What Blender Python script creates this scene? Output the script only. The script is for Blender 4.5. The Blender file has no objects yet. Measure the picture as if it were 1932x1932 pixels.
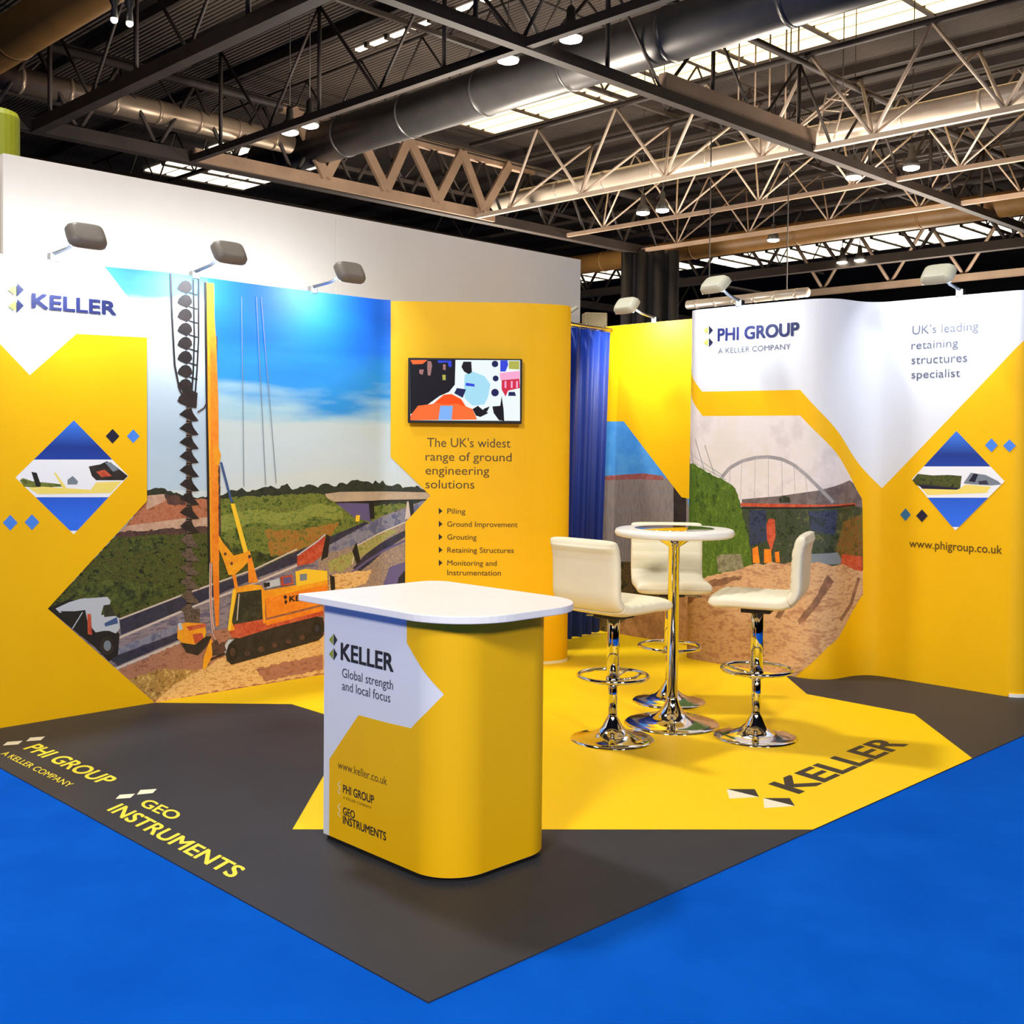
import bpy, bmesh, math, random
from mathutils import Vector, Matrix
from mathutils.geometry import tessellate_polygon
random.seed(7)
sc = bpy.context.scene
COL = sc.collection
PI = math.pi

# ------------------------------------------------------------------ camera
FPX, PITCH, ROLL, YAW = 2124.62, -0.0313, 0.00972, 0.78854
CPX, CPY = 966.0, 907.05
EYE = Vector((-1.8194, -2.1111, 1.4))
_F = Vector((math.cos(YAW)*math.cos(PITCH), math.sin(YAW)*math.cos(PITCH), math.sin(PITCH)))
_R0 = Vector((math.sin(YAW), -math.cos(YAW), 0)); _U0 = _R0.cross(_F)
_R = math.cos(ROLL)*_R0 + math.sin(ROLL)*_U0
_U = -math.sin(ROLL)*_R0 + math.cos(ROLL)*_U0
cam = bpy.data.cameras.new('camera')
cam.sensor_width = 36; cam.lens = FPX/1932*36; cam.shift_y = -(966-CPY)/1932; cam.clip_end = 300
camo = bpy.data.objects.new('camera', cam); COL.objects.link(camo)
M = Matrix((( _R.x, _U.x, -_F.x, EYE.x), (_R.y, _U.y, -_F.y, EYE.y), (_R.z, _U.z, -_F.z, EYE.z), (0, 0, 0, 1)))
camo.matrix_world = M
sc.camera = camo

# ------------------------------------------------------------------ world, lights, exposure
w = bpy.data.worlds.new('world'); sc.world = w; w.use_nodes = True
w.node_tree.nodes['Background'].inputs[0].default_value = (1.0, 0.93, 0.86, 1)
w.node_tree.nodes['Background'].inputs[1].default_value = 0.25
sc.view_settings.view_transform = 'Standard'; sc.view_settings.look = 'None'
sc.view_settings.exposure = 0.0; sc.view_settings.gamma = 1.0
sc.view_settings.use_curve_mapping = False

def area(name, loc, target, size, power, color=(1, .972, .94), sy=None):
    l = bpy.data.lights.new(name, 'AREA'); l.energy = power; l.color = color
    l.shape = 'RECTANGLE' if sy else 'DISK'; l.size = size
    if sy: l.size_y = sy
    o = bpy.data.objects.new(name, l); COL.objects.link(o); o.location = loc
    d = Vector(target)-Vector(loc); o.rotation_euler = d.to_track_quat('-Z', 'Y').to_euler()
    return o
# a hall lamp over the stand, then unseen fill lights added behind the camera
area('hall_and_fill_light', (1.3, 4.6, 8.0), (1.4, 3.0, 0), 0.8, 430)
area('hall_and_fill_light', (-4.5, -6.5, 8.0), (2.0, 1.5, 0), 2.2, 130)
area('hall_and_fill_light', (-7.0, -3.0, 6.5), (1.5, 2.0, 0.5), 1.6, 760)
area('hall_and_fill_light', (-1.0, -9.0, 6.5), (1.5, 2.0, 0.5), 1.6, 500)
# unseen fill lights added below to brighten the roof structure
area('roof_fill_light', (13, 14, 3.0), (15, 15, 12), 3.0, 1100, (1, .90, .76))
area('roof_fill_light', (24, 10, 3.0), (22, 10, 12), 3.0, 1500, (1, .89, .75))
area('roof_fill_light', (23, 24, 3.0), (22, 22, 12), 3.0, 1500, (1, .89, .75))
area('roof_fill_light', (36, 16, 3.0), (35, 16, 12), 4.0, 1700, (1, .90, .76))

# ------------------------------------------------------------------ pixel -> place (used to measure points on real surfaces)
def ray(u, v): return _F + _R*((u-CPX)/FPX) - _U*((v-CPY)/FPX)
def at_z(u, v, z): d = ray(u, v); return EYE + d*((z-EYE.z)/d.z)

# ------------------------------------------------------------------ materials
def lin(c):
    r = []
    for x in c[:3]:
        x = x/255.0
        r.append(x/12.92 if x <= .04045 else ((x+.055)/1.055)**2.4)
    return (*r, 1)
MATS = {}
def mat(name, c, rough=.6, metal=0.0, emit=0, spec=.5, coat=0):
    if name in MATS: return MATS[name]
    m = bpy.data.materials.new(name); m.use_nodes = True; b = m.node_tree.nodes['Principled BSDF']
    b.inputs['Base Color'].default_value = lin(c); b.inputs['Roughness'].default_value = rough
    b.inputs['Metallic'].default_value = metal; b.inputs['Specular IOR Level'].default_value = spec
    b.inputs['Coat Weight'].default_value = coat
    if emit:
        b.inputs['Emission Color'].default_value = lin(c); b.inputs['Emission Strength'].default_value = emit
    MATS[name] = m; return m
def noisy(name, cols, scale=10, rough=.6, detail=8, stretch=(1, 1, 1), metal=0, spec=.5, pos=None, bump=0, dist=0, emit=0):
    if name in MATS: return MATS[name]
    m = mat(name, cols[0], rough, metal, 0, spec); nt = m.node_tree; N = nt.nodes; b = N['Principled BSDF']
    tc = N.new('ShaderNodeTexCoord'); mp = N.new('ShaderNodeMapping'); mp.inputs['Scale'].default_value = stretch
    no = N.new('ShaderNodeTexNoise'); no.inputs['Scale'].default_value = scale; no.inputs['Detail'].default_value = detail
    no.inputs['Distortion'].default_value = dist; no.inputs['Roughness'].default_value = .62
    cr = N.new('ShaderNodeValToRGB'); n = len(cols)
    lo, hi = (.36, .64) if name.startswith('print_') else (.3, .7)
    cr.color_ramp.elements[0].position = lo; cr.color_ramp.elements[0].color = lin(cols[0])
    cr.color_ramp.elements[1].position = hi; cr.color_ramp.elements[1].color = lin(cols[-1])
    for i in range(1, n-1):
        e = cr.color_ramp.elements.new(pos[i] if pos else lo+(hi-lo)*i/(n-1)); e.color = lin(cols[i])
    L = nt.links.new
    L(tc.outputs['Object'], mp.inputs[0]); L(mp.outputs[0], no.inputs['Vector'])
    if name.startswith('print_'):
        n2 = N.new('ShaderNodeTexNoise'); n2.inputs['Scale'].default_value = scale*3.3; n2.inputs['Detail'].default_value = 8; n2.inputs['Roughness'].default_value = .7
        L(mp.outputs[0], n2.inputs['Vector']); ad = N.new('ShaderNodeMath'); ad.operation = 'ADD'; ad.inputs[1].default_value = -.5
        ma = N.new('ShaderNodeMath'); ma.operation = 'MULTIPLY_ADD'; ma.inputs[1].default_value = .95
        L(n2.outputs[0], ad.inputs[0]); L(ad.outputs[0], ma.inputs[0]); L(no.outputs[0], ma.inputs[2]); L(ma.outputs[0], cr.inputs[0])
    else: L(no.outputs[0], cr.inputs[0])
    L(cr.outputs[0], b.inputs['Base Color'])
    if emit:
        L(cr.outputs[0], b.inputs['Emission Color']); b.inputs['Emission Strength'].default_value = emit
    if bump:
        bp = N.new('ShaderNodeBump'); bp.inputs['Strength'].default_value = bump; bp.inputs['Distance'].default_value = .01
        L(no.outputs[0], bp.inputs['Height']); L(bp.outputs[0], b.inputs['Normal'])
    return m
def zramp(name, stops, z0, z1, noise=.3, scale=1.2, stretch=(.5, .5, 2.2), rough=.6):
    """a print whose inks change with height, broken up by streaky clouds"""
    m = mat(name, (128, 128, 128), rough); nt = m.node_tree; N = nt.nodes; b = N['Principled BSDF']; L = nt.links.new
    tc = N.new('ShaderNodeTexCoord'); sp = N.new('ShaderNodeSeparateXYZ'); mr = N.new('ShaderNodeMapRange')
    mr.inputs['From Min'].default_value = z0; mr.inputs['From Max'].default_value = z1
    mp = N.new('ShaderNodeMapping'); mp.inputs['Scale'].default_value = stretch
    no = N.new('ShaderNodeTexNoise'); no.inputs['Scale'].default_value = scale; no.inputs['Detail'].default_value = 5
    ma = N.new('ShaderNodeMath'); ma.operation = 'MULTIPLY_ADD'; ma.inputs[1].default_value = noise; 
    ad = N.new('ShaderNodeMath'); ad.operation = 'SUBTRACT'; ad.inputs[1].default_value = noise*.5
    cr = N.new('ShaderNodeValToRGB')
    els = cr.color_ramp.elements
    els[0].position, els[0].color = stops[0][0], lin(stops[0][1]); els[1].position, els[1].color = stops[-1][0], lin(stops[-1][1])
    for p, c in stops[1:-1]:
        e = els.new(p); e.color = lin(c)
    L(tc.outputs['Object'], sp.inputs[0]); L(sp.outputs[2], mr.inputs[0]); L(tc.outputs['Object'], mp.inputs[0]); L(mp.outputs[0], no.inputs['Vector'])
    L(no.outputs[0], ma.inputs[0]); L(mr.outputs[0], ma.inputs[2]); L(ma.outputs[0], ad.inputs[0]); L(ad.outputs[0], cr.inputs[0]); L(cr.outputs[0], b.inputs['Base Color'])
    return m

YEL = noisy('yellow_print', [(243, 184, 0), (247, 190, 0)], 3, .55, spec=.3)
YELF = noisy('yellow_vinyl', [(255, 206, 0), (255, 210, 2)], 2, .5, spec=.3)
WHT = mat('white_fabric', (224, 226, 232), .6, spec=.3)
GREY = noisy('charcoal_vinyl', [(48, 49, 55), (53, 54, 60)], 3, .5, spec=.2)
NAVY = mat('navy_ink', (24, 30, 84), .5)
BLK = mat('black_ink', (28, 26, 22), .5)
DARKTXT = mat('grey_ink', (92, 96, 110), .5)
BROWNTXT = mat('brown_ink', (86, 62, 14), .5)
CHROME = mat('chrome', (225, 225, 228), .06, 1.0)
STEEL = mat('brushed_steel', (170, 170, 172), .3, 1.0)

# ------------------------------------------------------------------ mesh helpers
class MB:
    def __init__(s): s.bm = bmesh.new(); s.mats = []
    def _mi(s, m):
        if m not in s.mats: s.mats.append(m)
        return s.mats.index(m)
    def faces(s, vs, fs, m=None, smooth=False):
        bv = [s.bm.verts.new(v) for v in vs]; mi = s._mi(m) if m else 0
        for f in fs:
            try: fc = s.bm.faces.new([bv[i] for i in f])
            except ValueError: continue
            fc.material_index = mi; fc.smooth = smooth
        return bv
    def box(s, x0, x1, y0, y1, z0, z1, m=None):
        vs = [(x, y, z) for z in (z0, z1) for y in (y0, y1) for x in (x0, x1)]
        s.faces(vs, [(0, 2, 3, 1), (4, 5, 7, 6), (0, 1, 5, 4), (2, 6, 7, 3), (0, 4, 6, 2), (1, 3, 7, 5)], m); return s
    def obox(s, c, ax, ay, az, hx, hy, hz, m=None):
        c = Vector(c); vs = [c+ax*(hx*i)+ay*(hy*j)+az*(hz*k) for k in (-1, 1) for j in (-1, 1) for i in (-1, 1)]
        s.faces(vs, [(0, 2, 3, 1), (4, 5, 7, 6), (0, 1, 5, 4), (2, 6, 7, 3), (0, 4, 6, 2), (1, 3, 7, 5)], m); return s
    def tube(s, pts, r, seg=12, m=None, cap=True, closed=False):
        pts = [Vector(p) for p in pts]; n = len(pts); rings = []
        rr = r if isinstance(r, (list, tuple)) else [r]*n
        prev = None
        for i, p in enumerate(pts):
            a = pts[i-1] if (i > 0 or closed) else p; b = pts[(i+1) % n] if (i < n-1 or closed) else p
            t = (b-a).normalized()
            if prev is None: u = t.orthogonal().normalized()
            else: u = (prev-t*prev.dot(t)).normalized()
            prev = u; v = t.cross(u)
            rings.append([p+(u*math.cos(2*PI*k/seg)+v*math.sin(2*PI*k/seg))*rr[i] for k in range(seg)])
        vs = [q for R_ in rings for q in R_]; fs = []
        for i in range(n if closed else n-1):
            j = (i+1) % n
            for k in range(seg): fs.append((i*seg+k, i*seg+(k+1) % seg, j*seg+(k+1) % seg, j*seg+k))
        if cap and not closed:
            fs.append(tuple(range(seg))[::-1]); fs.append(tuple((n-1)*seg+k for k in range(seg)))
        s.faces(vs, fs, m, True); return s
    def lathe(s, prof, c=(0, 0, 0), seg=48, m=None):
        c = Vector(c); vs = []; fs = []; n = len(prof)
        for r, z in prof:
            for k in range(seg): vs.append(c+Vector((r*math.cos(2*PI*k/seg), r*math.sin(2*PI*k/seg), z)))
        for i in range(n-1):
            for k in range(seg): fs.append((i*seg+k, i*seg+(k+1) % seg, (i+1)*seg+(k+1) % seg, (i+1)*seg+k))
        fs.append(tuple(range(seg))[::-1]); fs.append(tuple((n-1)*seg+k for k in range(seg)))
        s.faces(vs, fs, m, True); return s
    def prism(s, pts, z0, z1, m=None, smooth=False):
        n = len(pts); vs = [(x, y, z0) for x, y in pts]+[(x, y, z1) for x, y in pts]
        fs = [tuple(range(n))[::-1], tuple(range(n, 2*n))]+[(i, (i+1) % n, (i+1) % n+n, i+n) for i in range(n)]
        s.faces(vs, fs, m); return s
    def build(s, name, m=None, parent=None, bevel=0, angle=35, recalc=True):
        if recalc: bmesh.ops.recalc_face_normals(s.bm, faces=s.bm.faces)
        off = parent_loc(parent)
        if off.length: bmesh.ops.translate(s.bm, verts=s.bm.verts, vec=-off)
        me = bpy.data.meshes.new(name); s.bm.to_mesh(me); s.bm.free()
        for mm in (s.mats or [m]): me.materials.append(mm if mm else m)
        o = bpy.data.objects.new(name, me); COL.objects.link(o)
        if parent: o.parent = parent
        if bevel:
            b = o.modifiers.new('bevel', 'BEVEL'); b.width = bevel; b.segments = 2; b.limit_method = 'ANGLE'; b.angle_limit = math.radians(angle)
        return o
def parent_loc(p):
    v = Vector((0, 0, 0))
    while p is not None: v += Vector(p.location); p = p.parent
    return v
def thing(name, label, cat, loc=(0, 0, 0), rz=0, group=None):
    o = bpy.data.objects.new(name, None); COL.objects.link(o); o.empty_display_size = .1
    o.location = loc; o.rotation_euler = (0, 0, rz); return tag(o, label, cat, group)
def tag(o, label, cat, group=None, kind=None):
    o['label'] = label; o['category'] = cat
    if group: o['group'] = group
    if kind: o['kind'] = kind
    return o
def struct(o): o['kind'] = 'structure'; return o
def smooth(o, ang=40):
    for p in o.data.polygons: p.use_smooth = True
    return o

def arc(c, r, a0, a1, n):
    return [(c[0]+r*math.cos(math.radians(a0+(a1-a0)*i/n)), c[1]+r*math.sin(math.radians(a0+(a1-a0)*i/n))) for i in range(n+1)]

# ------------------------------------------------------------------ surfaces that carry print
class Wall:
    """a vertical sheet that follows a plan curve; print is laid on it in (distance along, height)"""
    def __init__(s, pts, side=1):
        q = [Vector((a, b)) for a, b in pts]; s.p = []; s.key = []
        for i in range(len(q)-1):                      # round off the short steps of curved stretches
            s.key.append(len(s.p)); s.p.append(q[i]); L = (q[i+1]-q[i]).length
            if L > .11: continue
            p1, p2 = q[i], q[i+1]; lim = lambda v: v.normalized()*min(v.length, L*1.2) if v.length else v
            t1 = lim((p2-q[i-1])*.5) if i and (p1-q[i-1]).length < .11 else lim(p2-(q[i-1] if i else p1))
            t2 = lim((q[i+2]-p1)*.5) if i < len(q)-2 and (q[i+2]-p2).length < .11 else lim((q[i+2]-p2) if i < len(q)-2 else p2-p1)
            for f in (.33, .67): s.p.append(p1*(2*f**3-3*f*f+1)+t1*(f**3-2*f*f+f)+p2*(-2*f**3+3*f*f)+t2*(f**3-f*f))
        s.key.append(len(s.p)); s.p.append(q[-1]); s.cum = [0]
        for a, b in zip(s.p, s.p[1:]): s.cum.append(s.cum[-1]+(b-a).length)
        s.n = []
        seg = [(b-a).normalized() for a, b in zip(s.p, s.p[1:])]
        for i in range(len(s.p)):
            t = (seg[max(0, i-1)]+seg[min(len(seg)-1, i)]).normalized()
            s.n.append(Vector((t.y, -t.x))*side)
        s.len = s.cum[-1]
        s.breaks = [s.cum[i] for i in range(1, len(s.p)-1)]
        s.off = .0012
    def pos(s, d, z, off=0):
        i = 0
        while i < len(s.p)-2 and d > s.cum[i+1]: i += 1
        L = s.cum[i+1]-s.cum[i]; w_ = (d-s.cum[i])/L; wc = min(1, max(0, w_))
        q = s.p[i]+(s.p[i+1]-s.p[i])*w_; n = (s.n[i]*(1-wc)+s.n[i+1]*wc).normalized()
        return Vector((q.x+n.x*off, q.y+n.y*off, z))
    def px(s, u, v):
        d = ray(u, v); best = None
        for i in range(len(s.p)-1):
            a, b = s.p[i], s.p[i+1]; e = b-a
            den = d.x*e.y-d.y*e.x
            if abs(den) < 1e-9: continue
            ax, ay = a.x-EYE.x, a.y-EYE.y
            t = (ax*e.y-ay*e.x)/den; k = (ax*d.y-ay*d.x)/den
            if t <= 0: continue
            over = max(0, -k, k-1)*e.length
            if i not in (0, len(s.p)-2) and over > .02: over += 1
            key = (round(over, 4), t)
            if best is None or key < best[0]: best = (key, s.cum[i]+k*e.length, EYE.z+t*d.z)
        return best[1], best[2]
class Flat:
    """the floor"""
    def __init__(s, z): s.z = z; s.breaks = []; s.off = .0006
    def pos(s, x, y, off=0): return Vector((x, y, s.z+off))
    def px(s, u, v): q = at_z(u, v, s.z); return q.x, q.y
class Plane:
    """a flat upright sheet at a place of its own (a screen)"""
    def __init__(s, o, t, n): s.o = Vector(o); s.t = Vector(t); s.n = Vector(n); s.breaks = []; s.off = .0005
    def pos(s, a, z, off=0): return s.o+s.t*a+Vector((0, 0, z))+s.n*off
    def px(s, u, v):
        d = ray(u, v); t = (s.o-EYE).dot(s.n)/d.dot(s.n); q = EYE+d*t-s.o; return q.dot(s.t), q.z

def tess(bm, pts):
    vs = [bm.verts.new((a, b, 0)) for a, b in pts]
    for t in tessellate_polygon([[Vector((a, b, 0)) for a, b in pts]]):
        try: bm.faces.new([vs[i] for i in t])
        except ValueError: pass
NATURAL = {'print_'+k for k in ('treeline', 'hillside', 'bushes', 'red_earth', 'dry_grass', 'sand', 'reddish_soil', 'rough_grass', 'rubble', 'verge', 'dark_soil', 'bright_grass', 'dark_shrub')}
class Print:
    """polygons, strokes and letters laid on one surface -> one mesh with several inks"""
    def __init__(s, surf, step=.00005, nat=False): s.S = surf; s.mb = MB(); s.step = step; s.nat = nat
    def _emit(s, loops_bm, m):
        bm = loops_bm
        for b in s.S.breaks:
            g = bm.verts[:]+bm.edges[:]+bm.faces[:]
            if not bm.verts: break
            xs = [v.co.x for v in bm.verts]
            if min(xs) < b-1e-5 and max(xs) > b+1e-5:
                bmesh.ops.bisect_plane(bm, geom=g, dist=1e-6, plane_co=(b, 0, 0), plane_no=(1, 0, 0))
        bm.verts.ensure_lookup_table(); bm.verts.index_update()
        vs = [s.S.pos(v.co.x, v.co.y, s.S.off) for v in bm.verts]
        fs = [tuple(v.index for v in f.verts) for f in bm.faces]
        s.mb.faces(vs, fs, m); bm.free(); s.S.off += s.step
    def sz(s, pts, m):
        bm = bmesh.new(); tess(bm, pts); s._emit(bm, m); return s
    def poly(s, pts, m, r=0):
        if r == 0 and s.nat and m.name in NATURAL: r = 2.2
        if r:
            out = []
            for i, q in enumerate(pts):
                p_ = pts[(i+1) % len(pts)]; out.append(q)
                if len(q) == 2 and len(p_) == 2:
                    n = int(math.hypot(p_[0]-q[0], p_[1]-q[1])/5)
                    for k in range(1, n):
                        f = (k+random.uniform(-.3, .3))/n; out.append((q[0]+(p_[0]-q[0])*f+random.uniform(-r, r)*.4, q[1]+(p_[1]-q[1])*f+random.uniform(-r, r)))
            pts = out
        return s.sz([s.S.px(*q) if len(q) == 2 else q[1:] for q in pts], m)
    def many(s, polys, m):
        bm = bmesh.new()
        for pts in polys:
            tess(bm, [s.S.px(*q) for q in pts])
        s._emit(bm, m); return s
    def stroke(s, pts, wd, m):
        polys = []
        for (a, b), (c, d) in zip(pts, pts[1:]):
            L = math.hypot(c-a, d-b); nx, ny = -(d-b)/L*wd/2, (c-a)/L*wd/2
            polys.append([(a+nx, b+ny), (c+nx, d+ny), (c-nx, d-ny), (a-nx, b-ny)])
        return s.many(polys, m)
    def disc(s, u, v, ru, rv, m, n=16): return s.poly([(u+ru*math.cos(2*PI*k/n), v+rv*math.sin(2*PI*k/n)) for k in range(n)], m)
    def diamond(s, u, v, ru, rv, m): return s.poly([(u, v-rv), (u+ru, v), (u, v+rv), (u-ru, v)], m)
    def text(s, txt, pl, pr, ptop, m, bold=0, cap=.729, space=1.0):
        """baseline from pixel pl to pixel pr, capitals as high as pixel ptop (above pl)"""
        cu = bpy.data.curves.new('t', 'FONT'); cu.body = txt; cu.size = 1; cu.resolution_u = 4; cu.space_character = space
        cu.fill_mode = 'FRONT'
        o = bpy.data.objects.new('t', cu); COL.objects.link(o)
        dg = bpy.context.evaluated_depsgraph_get(); me = bpy.data.meshes.new_from_object(o.evaluated_get(dg))
        bpy.data.objects.remove(o); bpy.data.curves.remove(cu)
        bm = bmesh.new(); bm.from_mesh(me); bpy.data.meshes.remove(me)
        xs = [v.co.x for v in bm.verts]; x0, x1 = min(xs), max(xs)
        A = Vector(s.S.px(*pl)); B = Vector(s.S.px(*pr)); T = Vector(s.S.px(*ptop))
        ex = (B-A)/(x1-x0); ey = (T-A)/cap
        if not isinstance(s.S, Flat):
            ex = Vector((ex.x, 0)) ; ey = Vector((0, ey.y))
        for v in bm.verts:
            q = A+ex*(v.co.x-x0)+ey*v.co.y; v.co = (q.x, q.y, 0)
        if bold > 0:
            for dx, dy in ((-1, -.7), (1, -.7), (-1, .7), (1, .7)):
                b2 = bm.copy(); q = ex*(dx*bold)+ey*(dy*bold)
                for v in b2.verts: v.co.x += q.x; v.co.y += q.y
                s._emit(b2, m); s.S.off -= s.step*.7
        s._emit(bm, m); return s
    def build(s, name, parent): return s.mb.build(name, None, parent, recalc=False)

def sheet(wall, z0, z1, th, name, m, parent, cuts=1):
    """solid curved panel, face on the wall curve, thickness behind"""
    mb = MB(); n = len(wall.p)
    fr0 = [wall.pos(wall.cum[i], z0) for i in range(n)]; fr1 = [wall.pos(wall.cum[i], z1) for i in range(n)]
    bk0 = [Vector((a.x-wall.n[i].x*th, a.y-wall.n[i].y*th, z0)) for i, a in enumerate(fr0)]
    bk1 = [Vector((a.x, a.y, z1)) for a in bk0]
    vs = fr0+fr1+bk0+bk1; fs = []
    for i in range(n-1):
        fs += [(i, i+1, n+i+1, n+i), (2*n+i+1, 2*n+i, 3*n+i, 3*n+i+1), (n+i, n+i+1, 3*n+i+1, 3*n+i), (i+1, i, 2*n+i, 2*n+i+1)]
    fs += [(0, n, 3*n, 2*n), (n-1, 3*n-1, 4*n-1, 2*n-1)]
    mb.faces(vs, fs); return mb.build(name, m, parent)
# ------------------------------------------------------------------ hall: floor, roof, far walls
BLUE = noisy('blue_carpet', [(0, 78, 182), (2, 84, 189), (6, 90, 197)], 2.2, .95, 6, spec=.04)
mb = MB(); mb.box(-30, 70, -30, 70, -.2, 0)
struct(mb.build('floor', BLUE))
DECK = noisy('roof_deck', [(62, 52, 45), (84, 70, 60)], .5, .8)
nt = DECK.node_tree; N = nt.nodes
wv = N.new('ShaderNodeTexWave'); wv.bands_direction = 'X'; wv.inputs['Scale'].default_value = 2.2
tc = N.new('ShaderNodeTexCoord'); bp = N.new('ShaderNodeBump'); bp.inputs['Strength'].default_value = .8; bp.inputs['Distance'].default_value = .12
nt.links.new(tc.outputs['Object'], wv.inputs[0]); nt.links.new(wv.outputs[0], bp.inputs['Height']); nt.links.new(bp.outputs[0], N['Principled BSDF'].inputs['Normal'])
mb = MB(); mb.box(-30, 70, -30, 70, 12.6, 12.9)
struct(mb.build('ceiling', DECK))
DARKW = noisy('hall_wall_paint', [(26, 23, 22), (36, 31, 28)], .4, .8)
for nm, b in (('wall_back', (-30, 70, 68, 69)), ('wall_right', (68, 69, -30, 70)), ('wall_left', (-30, -29, -30, 70)), ('wall_front', (-30, 70, -30, -29))):
    mb = MB(); mb.box(*b, 0, 12.6); struct(mb.build(nm, DARKW))

IRON = noisy('dark_steel', [(50, 42, 38), (66, 55, 49)], 1.5, .6, spec=.4)
TAN = noisy('weathered_steel', [(150, 126, 106), (172, 146, 124)], 1.2, .5, spec=.5)
PALE = noisy('pale_steel', [(214, 190, 166), (232, 210, 188)], 1.2, .45, spec=.5)
BROWN = noisy('brown_duct_paint', [(110, 78, 36), (132, 94, 46)], .8, .5)
GALV = noisy('galvanised_duct', [(96, 94, 94), (118, 114, 112)], .9, .38, metal=.6)
SILV = noisy('silver_pipe_skin', [(214, 196, 174), (236, 220, 200)], .7, .32, metal=.25)
GLOW = mat('skylight_glass', (255, 224, 165), .4, 0, 2.0)
GLOWW = mat('skylight_glass_cool', (255, 240, 214), .4, 0, 1.8)
LENS = mat('lamp_lens', (255, 246, 228), .4, 0, 14)

def bar(name, a, b, r, m, parent, seg=6):
    mb = MB(); mb.tube([a, b], r, seg, m); return mb.build(name, m, parent)
def lattice(label, axis, pos, z0, z1, s0, s1, step, rc, rb, mc, mbm, uppers=(0,), shift=0, group=None, cat='roof truss', low=True, mu=None, ru=None, posts=False):
    """roof truss: lower chord, one or two upper chords set sideways by uppers, and W bracing between their nodes"""
    P = (lambda a, o, z: (pos+o, a, z)) if axis == 'y' else (lambda a, o, z: (a, pos+o, z))
    t = thing('roof_truss', label, cat, P((s0+s1)/2, 0, z0), 0, group)
    if low:
        mb = MB(); c = P((s0+s1)/2, 0, z0); h = (s1-s0)/2
        if axis == 'y': mb.box(c[0]-rc, c[0]+rc, s0, s1, z0-rc, z0+rc, mc)
        else: mb.box(s0, s1, c[1]-rc, c[1]+rc, z0-rc, z0+rc, mc)
        mb.build('lower_chord', mc, t)
    for o in uppers: bar('upper_chord', P(s0, o, z1), P(s1, o, z1), ru or rc*.8, mu or mc, t, 8)
    a = s0+shift
    while a < s1:
        for o in uppers:
            for d in (-step/2, step/2):
                if s0 <= a+d <= s1: bar('brace', P(a, 0, z0+rc*.5), P(a+d, o, z1-rc*.3), rb, mbm, t)
        if posts and s0 <= a+step/2 <= s1: bar('post', P(a+step/2, 0, z0), P(a+step/2, 0, z1), rb*1.3, mbm, t)
        a += step
    return t
# dark trusses near the camera (run away to the left)
lattice('dark roof truss crossing the top left corner above the white partition', 'y', 7.9, 8.0, 10.2, 3, 22, 3.8, .12, .035, IRON, IRON, (0,), 1.2, posts=True)
lattice('dark roof truss with round lamps, between the left truss and the big grey duct', 'y', 11.5, 8.0, 10.2, 3, 22, 3.8, .075, .035, IRON, IRON, (0,), .6, posts=True)
# light space trusses behind the big duct
lattice('pale tubular roof truss below the long bright skylight, nearest of the pale ones', 'y', 20.5, 8.0, 10.0, 4.12, 21.9, 2.75, .055, .04, PALE, PALE, (-.25, 2.0), 2.75, mu=IRON, ru=.07)
lattice('pale roof truss second behind the skylight, passing under the silver pipe', 'y', 24.4, 8.0, 10.0, 4.1, 21.9, 2.75, .055, .026, TAN, PALE, (-.2, 1.9), 2.6, mu=IRON, ru=.05)
lattice('tan roof truss third behind the skylight, low over the right display wall', 'y', 28.1, 8.0, 10.0, 4.1, 21.9, 2.75, .06, .024, TAN, TAN, (-.2, 1.9), 2.6, mu=IRON, ru=.05)
lattice('far roof truss seen just above the top edge of the curved right wall', 'y', 41.0, 8.0, 10.4, 9, 24, 3.0, .13, .07, TAN, TAN, (0,), 1.5)
# dark trusses running away to the right
lattice('dark roof beam crossing the picture from top centre down to the right', 'x', 11.1, 8.0, 9.8, 4, 45, 3.2, .10, .035, IRON, IRON, (0,), 1.6, posts=True)
mb = MB(); mb.box(15.2, 20.6, 11.02, 11.2, 8.11, 8.42, TAN); o = mb.build('cover_box', TAN, None); tag(o, 'pinkish tan box beam lying on the dark crossing roof beam', 'beam')
for y_, l_ in ((16.6, 'thin dark secondary truss crossing just under the roof, nearer one'), (27.7, 'thin dark secondary truss crossing just under the roof, farther one')):
    lattice(l_, 'x', y_, 10.3, 11.9, 3, 50, 2.6, .05, .03, IRON, IRON, (0,), 1.3)
for x_, l_ in ((4.2, 'thin dark truss under the roof at the far left'), (17.3, 'thin dark truss under the roof above the big duct'), (31.9, 'thin dark truss under the roof beyond the third pale truss')):
    lattice(l_, 'y', x_, 10.4, 12.0, 5, 40, 2.6, .05, .03, IRON, IRON, (0,), 1.3)
t = lattice('brown roof truss of broad flat braces behind the white partition', 'x', 22.1, 8.05, 9.8, 6, 30, 1.85, .14, .05, IRON, IRON, (0,), 1.0)
TANB = noisy('rusty_flat_steel', [(150, 122, 100), (178, 146, 120)], 1.0, .5)
mb = MB(); t = thing('roof_girder', 'tan girder with wide flat zigzag braces above the grey partition end', 'roof girder', (18, 22.0, 8.1))
mb = MB(); mb.box(11.5, 21.2, 21.86, 22.06, 7.95, 8.25, TANB); mb.build('lower_chord', TANB, t)
mb = MB(); mb.box(14.0, 23.0, 22.0, 22.2, 9.65, 9.85, TANB); mb.build('upper_chord', TANB, t)
xs = [15.16, 17.1, 18.92, 20.68]; xu = [14.2, 16.1, 17.95, 19.92, 21.83]
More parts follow.
